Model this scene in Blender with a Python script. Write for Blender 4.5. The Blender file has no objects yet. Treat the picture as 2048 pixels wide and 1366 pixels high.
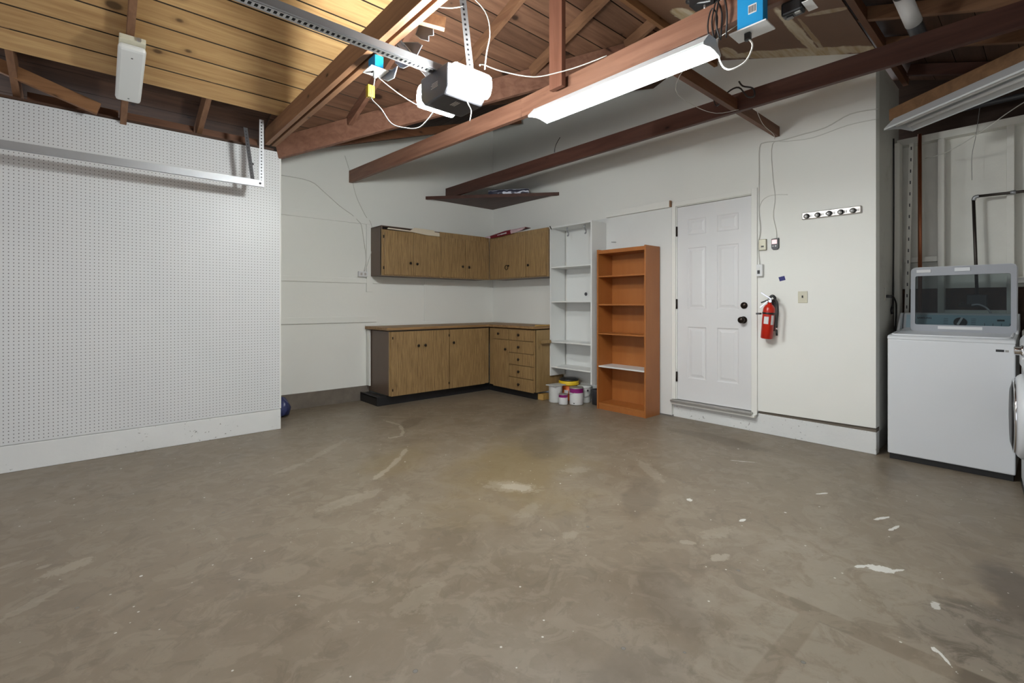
import bpy, bmesh, math, random
from mathutils import Vector, Matrix
random.seed(7)
C = bpy.context.scene.collection
S = bpy.context.scene
# ------------------------------------------------------------------ camera, world, light
YAW = math.radians(41.501)          # room x axis = along the pegboard wall, y axis = along the door wall
cam_d = bpy.data.cameras.new('camera'); cam = bpy.data.objects.new('camera', cam_d); C.objects.link(cam)
cam.location = (0, 0, 1.19)
cam.rotation_euler = (math.pi/2, 0, -YAW)
cam_d.sensor_width = 36; cam_d.lens = 36*952/2048; cam_d.shift_y = -74/2048; cam_d.clip_start = .02
S.camera = cam
W = bpy.data.worlds.new('world'); S.world = W; W.use_nodes = True
bg = W.node_tree.nodes['Background']; bg.inputs[0].default_value = (.93, .96, 1, 1); bg.inputs[1].default_value = 1.25
S.view_settings.view_transform = 'Standard'; S.view_settings.look = 'None'
S.view_settings.exposure = 0.1; S.view_settings.gamma = 1; S.view_settings.use_curve_mapping = False
TUBE_E, LENS_E = 92, 300
portal = bpy.data.lights.new('garage_door_daylight', 'AREA'); portal.shape = 'RECTANGLE'; portal.size = 5.4; portal.size_y = 2.6
portal.cycles.is_portal = True
po = bpy.data.objects.new('garage_door_daylight', portal); C.objects.link(po); po.location = (-2.3, 2.1, 1.3)
po.rotation_euler = (math.pi/2, 0, -math.pi/2)
# ------------------------------------------------------------------ materials
def nt(name):
    m = bpy.data.materials.new(name); m.use_nodes = True
    return m, m.node_tree, m.node_tree.nodes['Principled BSDF']
def N(t, ty, **k):
    n = t.nodes.new(ty)
    for a, b in k.items(): setattr(n, a, b)
    return n
def math_(t, op, a, b=None, clamp=False):
    n = N(t, 'ShaderNodeMath', operation=op, use_clamp=clamp)
    for i, v in enumerate((a, b)):
        if v is None: continue
        if isinstance(v, (int, float)): n.inputs[i].default_value = v
        else: t.links.new(v, n.inputs[i])
    return n.outputs[0]
def mixc(t, f, a, b, mode='MIX'):
    n = N(t, 'ShaderNodeMix', data_type='RGBA', blend_type=mode)
    for i, v in ((0, f), (6, a), (7, b)):
        if isinstance(v, (int, float)): n.inputs[i].default_value = v
        elif isinstance(v, tuple): n.inputs[i].default_value = (*v[:3], 1)
        else: t.links.new(v, n.inputs[i])
    return n.outputs[2]
def noise(t, vec, scale, detail=3, rough=.5, dist=0):
    n = N(t, 'ShaderNodeTexNoise'); n.inputs['Scale'].default_value = scale; n.inputs['Detail'].default_value = detail
    n.inputs['Roughness'].default_value = rough; n.inputs['Distortion'].default_value = dist
    if vec is not None: t.links.new(vec, n.inputs['Vector'])
    return n.outputs['Fac']
def ramp(t, f, stops):
    n = N(t, 'ShaderNodeValToRGB'); e = n.color_ramp.elements
    while len(e) < len(stops): e.new(.5)
    for q, (p, c) in zip(e, stops):
        q.position = p; q.color = (*c, 1) if isinstance(c, tuple) else (c, c, c, 1)
    t.links.new(f, n.inputs[0]); return n.outputs[0]
def coords(t, kind='Object', scale=(1, 1, 1), loc=(0, 0, 0), rot=(0, 0, 0)):
    tc = N(t, 'ShaderNodeTexCoord'); mp = N(t, 'ShaderNodeMapping'); mp.inputs['Scale'].default_value = scale
    mp.inputs['Location'].default_value = loc; mp.inputs['Rotation'].default_value = rot
    t.links.new(tc.outputs[kind], mp.inputs['Vector']); return mp.outputs[0]
def bump(t, b, h, s=.3, d=.01):
    n = N(t, 'ShaderNodeBump'); n.inputs['Strength'].default_value = s; n.inputs['Distance'].default_value = d
    t.links.new(h, n.inputs['Height']); t.links.new(n.outputs[0], b.inputs['Normal'])
def geo_pos(t): return N(t, 'ShaderNodeNewGeometry').outputs['Position']
def plain(name, c, rough=.5, metal=0, var=.06, bmp=0, vs=6, spec=.5):
    m, t, b = nt(name); v = coords(t)
    f = noise(t, v, vs, 4)
    t.links.new(mixc(t, f, tuple(x*(1-var) for x in c), tuple(min(1, x*(1+var)) for x in c)), b.inputs['Base Color'])
    b.inputs['Roughness'].default_value = rough; b.inputs['Metallic'].default_value = metal
    b.inputs['Specular IOR Level'].default_value = spec
    if bmp: bump(t, b, noise(t, v, 60, 4), bmp, .004)
    return m
def emit(name, c, s):
    m, t, b = nt(name); b.inputs['Base Color'].default_value = (.9, .9, .9, 1)
    b.inputs['Emission Color'].default_value = (*c, 1); b.inputs['Emission Strength'].default_value = s
    return m
def wood(name, dark, light, axis='X', rough=.6, grain=1, knots=0, island=.0, fine=28, bmp=.15, spec=.3):
    m, t, b = nt(name)
    s = {'X': (1, fine/2, fine/2), 'Y': (fine/2, 1, fine/2), 'Z': (fine/2, fine/2, 1)}[axis]
    tc = N(t, 'ShaderNodeTexCoord'); g = N(t, 'ShaderNodeNewGeometry'); oi = N(t, 'ShaderNodeObjectInfo')
    mp = N(t, 'ShaderNodeMapping'); mp.inputs['Scale'].default_value = s
    add = N(t, 'ShaderNodeVectorMath', operation='ADD')
    rr = math_(t, 'MULTIPLY', math_(t, 'ADD', g.outputs['Random Per Island'], oi.outputs['Random']), 17.0)
    cmb = N(t, 'ShaderNodeCombineXYZ'); [t.links.new(rr, cmb.inputs[i]) for i in range(3)]
    t.links.new(tc.outputs['Object'], add.inputs[0]); t.links.new(cmb.outputs[0], add.inputs[1])
    t.links.new(add.outputs[0], mp.inputs['Vector'])
    f = noise(t, mp.outputs[0], 1.6*grain, 5, .6, .6)
    col = ramp(t, f, [(.25, dark), (.48, tuple((a+c)/2 for a, c in zip(dark, light))), (.72, light)])
    big = noise(t, add.outputs[0], 2.2, 2)
    col = mixc(t, math_(t, 'MULTIPLY', big, .35), col, dark)
    if island:
        v = math_(t, 'MULTIPLY_ADD', g.outputs['Random Per Island'], island); 
        t.nodes[-1].inputs[2].default_value = 1-island*.6
        c2 = N(t, 'ShaderNodeCombineXYZ'); [t.links.new(v, c2.inputs[i]) for i in range(3)]
        col = mixc(t, 1.0, col, c2.outputs[0], 'MULTIPLY')
    if knots:
        mk = N(t, 'ShaderNodeMapping'); mk.inputs['Scale'].default_value = {'X': (3.2, 7, 7), 'Y': (7, 3.2, 7), 'Z': (7, 7, 3.2)}[axis]
        sx = N(t, 'ShaderNodeSeparateXYZ'); t.links.new(add.outputs[0], sx.inputs[0]); ia_ = 'XYZ'.index(axis); ot = [q for q in range(3) if q != ia_]
        cb = N(t, 'ShaderNodeCombineXYZ'); t.links.new(math_(t, 'MULTIPLY', sx.outputs[ia_], 2.6), cb.inputs[0])
        t.links.new(math_(t, 'MULTIPLY', math_(t, 'ADD', sx.outputs[ot[0]], sx.outputs[ot[1]]), 5.5), cb.inputs[1])
        vo = N(t, 'ShaderNodeTexVoronoi', voronoi_dimensions='2D'); mk.outputs[0].default_value if False else None; vo.inputs['Scale'].default_value = 1.0; t.links.new(cb.outputs[0], vo.inputs['Vector'])
        sep = N(t, 'ShaderNodeSeparateColor'); t.links.new(vo.outputs['Color'], sep.inputs[0])
        thr = math_(t, 'MULTIPLY', sep.outputs[0], knots)
        d = math_(t, 'SUBTRACT', math_(t, 'SUBTRACT', thr, knots*.62), vo.outputs['Distance'])
        k = math_(t, 'MULTIPLY', d, 22, clamp=True)
        rg = math_(t, 'MULTIPLY', math_(t, 'ADD', d, .09), 8, clamp=True)
        col = mixc(t, math_(t, 'MULTIPLY', rg, .45), col, tuple(x*.5 for x in dark))
        col = mixc(t, math_(t, 'MULTIPLY', k, .85), col, tuple(x*.22 for x in dark))
    t.links.new(col, b.inputs['Base Color']); b.inputs['Roughness'].default_value = rough
    b.inputs['Specular IOR Level'].default_value = spec
    if bmp: bump(t, b, f, bmp, .004)
    return m
M = {}
def wallmat(name, c, var=.04, dirt=.0):
    m, t, b = nt(name); p = geo_pos(t)
    f = noise(t, p, 1.3, 4); f2 = noise(t, p, 22, 5)
    col = mixc(t, f, tuple(x*(1-var) for x in c), tuple(min(1, x*(1+var)) for x in c))
    if dirt: col = mixc(t, math_(t, 'MULTIPLY', ramp(t, noise(t, p, 5, 6, .7), [(.55, 0.), (.75, 1.)]), dirt), col, (.25, .22, .18))
    # nail holes and specks
    vo = N(t, 'ShaderNodeTexVoronoi'); vo.inputs['Scale'].default_value = 5.5; t.links.new(p, vo.inputs['Vector'])
    sep = N(t, 'ShaderNodeSeparateColor'); t.links.new(vo.outputs['Color'], sep.inputs[0])
    k = math_(t, 'MULTIPLY', math_(t, 'GREATER_THAN', sep.outputs[1], .8), math_(t, 'LESS_THAN', vo.outputs['Distance'], .022))
    col = mixc(t, math_(t, 'MULTIPLY', k, .55), col, (.2, .18, .15))
    t.links.new(col, b.inputs['Base Color']); b.inputs['Roughness'].default_value = .62
    bump(t, b, f2, .12, .004)
    return m
M['wall'] = wallmat('white_wall_paint', (.80, .80, .765))
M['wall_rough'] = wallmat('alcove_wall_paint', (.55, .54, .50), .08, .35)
M['trimwhite'] = wallmat('white_trim_paint', (.80, .80, .765))
M['doorwhite'] = plain('door_white', (.70, .70, .71), .42, 0, .015)
M['studwhite'] = plain('painted_stud_white', (.74, .73, .68), .6, 0, .08, .2)
# painted concrete kerb with pits
def kerb():
    m, t, b = nt('white_painted_concrete'); p = geo_pos(t)
    col = mixc(t, noise(t, p, 5, 5), (.66, .67, .67), (.76, .77, .77))
    pit = ramp(t, noise(t, p, 38, 3, .6), [(.31, 1.), (.35, 0.)])
    pit2 = math_(t, 'MULTIPLY', pit, ramp(t, noise(t, p, 3, 2), [(.42, 0.), (.6, 1.)]))
    t.links.new(mixc(t, math_(t, 'MULTIPLY', pit2, .8), col, (.12, .11, .10)), b.inputs['Base Color'])
    b.inputs['Roughness'].default_value = .6; bump(t, b, noise(t, p, 30, 5), .3, .006)
    return m
M['kerb'] = kerb()
M['rawconc'] = plain('bare_concrete', (.165, .14, .115), .85, 0, .35, .5, 9)
def peg():
    m, t, b = nt('white_pegboard'); p = geo_pos(t)
    s = N(t, 'ShaderNodeSeparateXYZ'); t.links.new(p, s.inputs[0])
    fx = math_(t, 'SUBTRACT', math_(t, 'FRACT', math_(t, 'DIVIDE', math_(t, 'ADD', s.outputs[0], 10), .0254)), .5)
    fz = math_(t, 'SUBTRACT', math_(t, 'FRACT', math_(t, 'DIVIDE', s.outputs[2], .0254)), .5)
    d = math_(t, 'SQRT', math_(t, 'ADD', math_(t, 'MULTIPLY', fx, fx), math_(t, 'MULTIPLY', fz, fz)))
    h = math_(t, 'MULTIPLY', math_(t, 'SUBTRACT', .135, d), 40, clamp=True)
    col = mixc(t, noise(t, p, 2, 4), (.63, .64, .66), (.70, .71, .72))
    t.links.new(mixc(t, math_(t, 'MULTIPLY', h, .95), col, (.015, .012, .012)), b.inputs['Base Color']); b.inputs['Roughness'].default_value = .42
    return m
M['peg'] = peg()
# blob masks laid on a plane: each blob an ellipse (cx, cy, half length, half width, angle, strength)
def blobs(t, p, lst, nz, soft=6):
    acc = None
    for cx, cy, rx, ry, an, st in lst:
        mp = N(t, 'ShaderNodeMapping', vector_type='TEXTURE'); mp.inputs['Location'].default_value = (cx, cy, 0)
        mp.inputs['Rotation'].default_value = (0, 0, an); mp.inputs['Scale'].default_value = (rx, ry, 1e6)
        t.links.new(p, mp.inputs['Vector'])
        ln = N(t, 'ShaderNodeVectorMath', operation='LENGTH'); t.links.new(mp.outputs[0], ln.inputs[0])
        v = math_(t, 'MULTIPLY', math_(t, 'SUBTRACT', 1.0, math_(t, 'ADD', ln.outputs['Value'], nz)), soft, clamp=True)
        v = math_(t, 'MULTIPLY', v, st)
        acc = v if acc is None else math_(t, 'MAXIMUM', acc, v)
    return acc
def seg(ax, ay, bx, by, w, st=.6, ov=1.12):
    return ((ax+bx)/2, (ay+by)/2, math.hypot(bx-ax, by-ay)/2*ov, w, math.atan2(by-ay, bx-ax), st)
def path(pts, w, st=.6):
    return [seg(*a, *b, w, st) for a, b in zip(pts, pts[1:])]
def floor_mat():
    m, t, b = nt('stained_concrete'); p = geo_pos(t)
    n1 = noise(t, p, .9, 5, .6); n2 = noise(t, p, 3.2, 6, .65, .4); n3 = noise(t, p, 14, 5, .6)
    base = ramp(t, n1, [(.3, (.165, .128, .088)), (.5, (.192, .153, .110)), (.7, (.215, .176, .130))])
    base = mixc(t, math_(t, 'MULTIPLY', ramp(t, n2, [(.36, 1.), (.5, 0.)]), .40), base, (.135, .103, .070))
    base = mixc(t, math_(t, 'MULTIPLY', ramp(t, n2, [(.52, 0.), (.68, 1.)]), .30), base, (.255, .218, .170))
    base = mixc(t, math_(t, 'MULTIPLY', ramp(t, n3, [(.5, 0.), (.8, 1.)]), .35), base, (.25, .21, .165))
    nz = math_(t, 'MULTIPLY', math_(t, 'SUBTRACT', noise(t, p, 22, 6, .72, .5), .5), 2.6)
    nzs = math_(t, 'MULTIPLY', math_(t, 'SUBTRACT', noise(t, p, 3, 4, .6), .5), 1.6)
    mott = ramp(t, noise(t, p, 5.5, 7, .68, 1.2), [(.50, 0.), (.56, 1.)])
    base = mixc(t, math_(t, 'MULTIPLY', mott, .34), base, (.27, .228, .175))
    mott2 = ramp(t, noise(t, coords(t, loc=(3, 7, 0)), 7, 7, .7, 1.0), [(.40, 1.), (.46, 0.)])
    base = mixc(t, math_(t, 'MULTIPLY', mott2, .34), base, (.115, .089, .062))
    # ochre oil stain in the middle and a drier pale zone to the right
    och = blobs(t, p, [(2.3, 2.55, 1.0, .6, .75, .75), (1.75, 3.3, .5, .3, .6, .5)], nzs, 1.6)
    base = mixc(t, math_(t, 'MULTIPLY', och, .8), base, (.19, .138, .062))
    dark = blobs(t, p, [(2.45, .12, .42, .20, -.5, 1), (2.75, .03, .4, .16, .3, .9), (2.0, .08, .35, .13, .2, .8), (2.1, -.15, .5, .2, .2, .8), (2.4, 4.25, .28, .12, .6, .55),
                        (4.15, 2.0, .5, .12, 1.5, .5), (1.1, .8, .4, .2, .3, .35), (1.75, 1.0, .3, .12, .8, .35), (4.3, .75, .25, .1, .4, .45), (2.9, 2.9, .5, .2, .8, .45), (3.4, 3.6, .5, .2, .4, .4), (2.6, 1.7, .4, .12, .5, .4)], nzs, 3.5)
    base = mixc(t, math_(t, 'MULTIPLY', dark, .85), base, (.085, .066, .048))
    # pale ghost of old floor covering: two lighter rectangles with a strip between
    sx = N(t, 'ShaderNodeSeparateXYZ'); t.links.new(p, sx.inputs[0]); X_, Y_ = sx.outputs[0], sx.outputs[1]
    area = blobs(t, p, [(2.1, .45, 1.0, .62, .15, 1)], nzs, 2.5)
    st1 = math_(t, 'MULTIPLY', math_(t, 'SUBTRACT', math_(t, 'ABSOLUTE', math_(t, 'SUBTRACT', X_, 2.09)), .042), 120, clamp=True)
    st2 = math_(t, 'MULTIPLY', math_(t, 'SUBTRACT', math_(t, 'ABSOLUTE', math_(t, 'SUBTRACT', Y_, .607)), .030), 120, clamp=True)
    st2 = math_(t, 'MAXIMUM', st2, math_(t, 'GREATER_THAN', X_, 2.05))
    tile = math_(t, 'MULTIPLY', math_(t, 'MULTIPLY', area, st1), st2)
    tile = math_(t, 'MULTIPLY', tile, math_(t, 'ADD', .15, ramp(t, noise(t, p, 7, 7, .7, .8), [(.42, 0.), (.52, .85)])))
    base = mixc(t, math_(t, 'MULTIPLY', tile, .6), base, (.285, .245, .195))
    pale = path([(2.271, 4.774), (2.486, 4.494)], .012) + path([(2.26, 4.52), (2.286, 4.254), (2.199, 4.033), (2.105, 3.889), (1.976, 3.896)], .020, .75) \
        + path([(1.95, 3.527), (1.846, 3.393), (1.636, 3.193), (1.43, 3.044)], .026, .7) + path([(1.672, 4.103), (1.208, 3.718), (.95, 3.596)], .035, .35) \
        + [(2.075, 2.31, .13, .055, -1.0, .95), (2.06, 2.33, .20, .10, -1.0, .4), (-.08, 2.94, .10, .05, .35, .5), (-.156, 3.025, .03, .02, .3, .5), (-.277, 3.148, .05, .02, .3, .4),
           (-.18, 2.68, .12, .03, .7, .35), (2.216, 1.029, .055, .03, -.4, .75), (2.234, 1.201, .04, .025, -.6, .6), (2.45, 1.15, .12, .05, -.3, .35), (1.853, 1.642, .05, .04, 0, .35),
           (1.181, 2.823, .22, .07, .1, .35), (1.35, 2.6, .16, .08, .5, .3), (1.9, 2.0, .12, .05, .4, .3), (3.0, 1.9, .25, .05, .9, .35), (2.607, 2.263, .12, .06, -.4, .35), (1.0, 1.7, .15, .06, .3, .25)]
    pm = blobs(t, p, pale, nz, 5)
    base = mixc(t, math_(t, 'MULTIPLY', pm, .9), base, (.36, .315, .25))
    white = [(2.66, .51, .058, .03, -.9, 1), (2.70, .455, .035, .010, -.6, 1), (2.62, .57, .03, .012, -.6, 1), (2.731, 1.452, .026, .016, .8, 1), (2.695, 1.125, .026, .010, -.2, 1), (2.18, .265, .016, .01, .2, 1),
             (2.15, .235, .05, .005, .6, 1), (3.45, .95, .05, .008, -.5, 1), (3.3, .62, .06, .012, -.4, 1), (3.2, .55, .05, .01, -.2, 1), (2.5, .3, .03, .015, .2, .7), (3.7, 1.55, .09, .008, -1.0, .7)]
    wm = blobs(t, p, white, math_(t, 'MULTIPLY', nz, 1.0), 8)
    base = mixc(t, math_(t, 'MULTIPLY', wm, .9), base, (.66, .65, .62))
    # round paint drips
    for sc, th, rr, colr in ((5, .84, .038, (.70, .69, .66)), (14, .88, .065, (.62, .60, .56)), (5, .90, .045, (.06, .05, .045))):
        vo = N(t, 'ShaderNodeTexVoronoi', voronoi_dimensions='2D'); vo.inputs['Scale'].default_value = sc; t.links.new(p, vo.inputs['Vector'])
        sep = N(t, 'ShaderNodeSeparateColor'); t.links.new(vo.outputs['Color'], sep.inputs[0])
        r = math_(t, 'MULTIPLY', math_(t, 'GREATER_THAN', sep.outputs[2], th), math_(t, 'MULTIPLY', sep.outputs[0], rr))
        k = math_(t, 'LESS_THAN', vo.outputs['Distance'], r)
        base = mixc(t, math_(t, 'MULTIPLY', k, .8), base, colr)
    t.links.new(base, b.inputs['Base Color'])
    t.links.new(math_(t, 'ADD', math_(t, 'MULTIPLY', n2, .35), .24), b.inputs['Roughness'])
    b.inputs['Specular IOR Level'].default_value = .42
    bump(t, b, noise(t, p, 25, 5), .05, .003)
    return m
M['floor'] = floor_mat()
M['pine'] = wood('knotty_pine_boards', (.40, .215, .085), (.72, .48, .22), 'X', .5, 1, .42, .30)
M['brownboards'] = wood('brown_roof_boards', (.105, .050, .030), (.235, .125, .075), 'X', .6, 1, .34, .5)
M['darkboards'] = wood('dark_stained_boards', (.045, .022, .014), (.11, .055, .032), 'X', .6, 1, .2, .3)
M['gap_shade'] = plain('board_gap_shade', (.03, .018, .01), .8)  # shade painted on board edges, so gaps stay dark where lamps reach them
M['darkboardsY'] = wood('dark_stained_boards_cross', (.03, .018, .014), (.07, .042, .03), 'Y', .7, 1, .2, .3)
M['beam'] = wood('red_brown_beam', (.15, .066, .042), (.28, .145, .095), 'Y', .5, .8, .25)
M['beamdark'] = wood('dark_stained_beam', (.055, .022, .016), (.105, .045, .032), 'Y', .5, .8, .22)
M['beamtan'] = wood('tan_beam', (.16, .075, .040), (.36, .195, .10), 'Y', .5, .8, .2)
M['rafter'] = wood('orange_rafter', (.14, .065, .036), (.28, .15, .08), 'Y', .55, .8, .2)
M['rafterX'] = wood('orange_rafter_long', (.16, .07, .03), (.34, .17, .075), 'X', .55, .8, .2)
M['beamX'] = wood('red_brown_beam_long', (.10, .04, .02), (.20, .09, .045), 'X', .5, .8, .25)
M['joistbrown'] = wood('warm_brown_joist', (.12, .06, .03), (.25, .135, .065), 'X', .5, .8, .2)
M['post'] = wood('red_brown_post', (.11, .042, .026), (.19, .085, .055), 'Z', .5, .8, .15)
M['walnut'] = wood('striped_cabinet_laminate', (.12, .062, .022), (.50, .33, .15), 'Z', .34, 3.2, 0, .12, 60, .05, .5)
M['cabside'] = plain('brown_cabinet_side', (.115, .075, .052), .45, 0, .12)
M['plyend'] = wood('plywood_end_panel', (.20, .125, .05), (.36, .24, .11), 'Z', .5, 1, .1, 0, 16)
M['worktop'] = wood('worn_worktop_wood', (.16, .085, .035), (.42, .26, .12), 'X', .5, 1.5, .1, 0, 30)
M['cherry'] = wood('cherry_bookcase', (.32, .105, .022), (.39, .14, .034), 'Z', .4, .7, 0, 0, 14, .03, .5)
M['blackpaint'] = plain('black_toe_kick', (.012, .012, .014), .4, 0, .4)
M['whitelam'] = plain('white_melamine', (.70, .71, .70), .4, 0, .02)
M['white_plastic'] = plain('white_plastic', (.72, .73, .74), .35, 0, .02)
M['enamel'] = plain('white_appliance_enamel', (.66, .68, .71), .25, 0, .01)
M['greyplastic'] = plain('grey_lid_plastic', (.33, .345, .38), .35, 0, .02)
M['bluepanel'] = plain('blue_grey_console', (.40, .56, .64), .35, 0, .03)
M['black'] = plain('black_plastic', (.012, .012, .013), .35, 0, .1)
M['darkgrey'] = plain('dark_grey_plastic', (.055, .055, .062), .45, 0, .06)
M['bronze'] = plain('dark_bronze_knob', (.03, .022, .018), .3, .8, .1)
M['fixture'] = plain('fixture_enamel', (.50, .51, .52), .45, 0, .02)
M['chrome'] = plain('chrome', (.75, .75, .77), .14, 1, .02)
M['galv'] = plain('galvanised_steel', (.42, .43, .45), .48, .8, .12)
M['greysheet'] = plain('grey_sheet_metal', (.17, .18, .21), .45, .5, .08)
M['alu'] = plain('aluminium_threshold', (.40, .39, .37), .4, .7, .2)
M['copper'] = plain('copper_pipe', (.30, .10, .045), .35, .6, .3)
M['darkpipe'] = plain('dark_iron_pipe', (.06, .05, .045), .4, .7, .3)
M['cable'] = plain('white_cable', (.60, .59, .55), .5, 0, .05)
M['greycable'] = plain('grey_cable', (.30, .30, .29), .5, 0, .05)
M['blackcable'] = plain('black_cable', (.02, .018, .018), .45, 0, .1)
M['red'] = plain('red_enamel', (.50, .018, .006), .28, 0, .05)
M['blueplastic'] = plain('blue_outlet_box', (.01, .24, .52), .4, 0, .05)
M['yellow'] = plain('yellow_plastic', (.75, .50, .02), .4, 0, .05)
M['orange'] = plain('orange_plastic', (.60, .12, .02), .45, 0, .1)
M['purple'] = plain('purple_label', (.24, .012, .15), .35, 0, .05)
M['label'] = plain('paper_label', (.68, .68, .69), .5, 0, .03)
M['tin'] = plain('tin_lid', (.55, .55, .55), .3, .8, .1)
M['almond'] = plain('almond_switch_plate', (.60, .57, .45), .4, 0, .02)
M['tape'] = plain('blue_masking_tape', (.022, .025, .17), .6, 0, .05)
M['maroon'] = plain('maroon_paper', (.16, .008, .02), .45, 0, .15, .3)
M['pinkpaper'] = plain('pink_printed_paper', (.55, .40, .43), .5, 0, .2, .3, 40)
M['foam'] = plain('cream_paper_strip', (.60, .52, .41), .7, 0, .04)
M['greystone'] = plain('grey_tile', (.42, .42, .40), .6, 0, .15)
M['yelwood'] = wood('pale_wood_block', (.34, .19, .05), (.56, .35, .12), 'Y', .6)
M['khaki'] = plain('brushed_metal_plate', (.36, .34, .27), .38, .6, .08)
M['mount'] = plain('grey_metal_rack', (.50, .47, .45), .35, .4, .05)
M['bulb'] = emit('opener_lamp_lens', (.96, 1, .98), LENS_E)
M['tube'] = emit('fluorescent_tube', (.96, 1, .985), TUBE_E)
M['pinkglow'] = emit('pink_lit_display', (1, .42, .45), .55)
def glass():
    m, t, b = nt('smoked_lid_glass'); o = t.nodes['Material Output']
    tr = N(t, 'ShaderNodeBsdfTransparent'); tr.inputs[0].default_value = (.62, .66, .67, 1)
    gl = N(t, 'ShaderNodeBsdfGlossy'); gl.inputs['Roughness'].default_value = .05
    fr = N(t, 'ShaderNodeFresnel'); fr.inputs[0].default_value = 1.22
    mx = N(t, 'ShaderNodeMixShader'); t.links.new(fr.outputs[0], mx.inputs[0]); t.links.new(tr.outputs[0], mx.inputs[1]); t.links.new(gl.outputs[0], mx.inputs[2])
    t.links.new(mx.outputs[0], o.inputs[0]); return m
M['glass'] = glass()
def stripes():
    m, t, b = nt('striped_rolled_fabric'); v = coords(t, scale=(1, 1, 1))
    wv = N(t, 'ShaderNodeTexWave', wave_type='BANDS', bands_direction='DIAGONAL'); wv.inputs['Scale'].default_value = 9; wv.inputs['Distortion'].default_value = 6
    t.links.new(v, wv.inputs['Vector'])
    t.links.new(ramp(t, wv.outputs['Fac'], [(.35, (.035, .035, .06)), (.62, (.12, .12, .18)), (.85, (.72, .74, .85))]), b.inputs['Base Color'])
    b.inputs['Roughness'].default_value = .5; return m
M['stripes'] = stripes()
def drywall():
    m, t, b = nt('brown_ceiling_board'); p = geo_pos(t)
    nz = math_(t, 'MULTIPLY', math_(t, 'SUBTRACT', noise(t, p, 7, 4, .6), .5), .9)
    col = mixc(t, noise(t, p, 3, 4), (.135, .068, .038), (.20, .105, .06))
    cream = [seg(4.55, .80, 4.55, 2.1, .11, .95, 1.0), seg(4.6, 1.30, 3.7, 1.30, .05, .95), seg(4.6, 1.24, 3.9, 1.22, .02, .6), seg(3.84, 1.15, 3.78, .88, .03, .6),
             (3.60, 1.95, .16, .10, 0, .95), (4.45, 1.98, .14, .08, .3, .9), (3.98, 1.47, .07, .03, .2, .5)]
    mk = blobs(t, p, cream, nz, 6)
    st = ramp(t, noise(t, coords(t, scale=(1, 6, 1)), 4, 4), [(.35, (.46, .34, .18)), (.6, (.62, .55, .42))])
    t.links.new(mixc(t, mk, col, st), b.inputs['Base Color']); b.inputs['Roughness'].default_value = .55
    return m
M['drywall'] = drywall()
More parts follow.
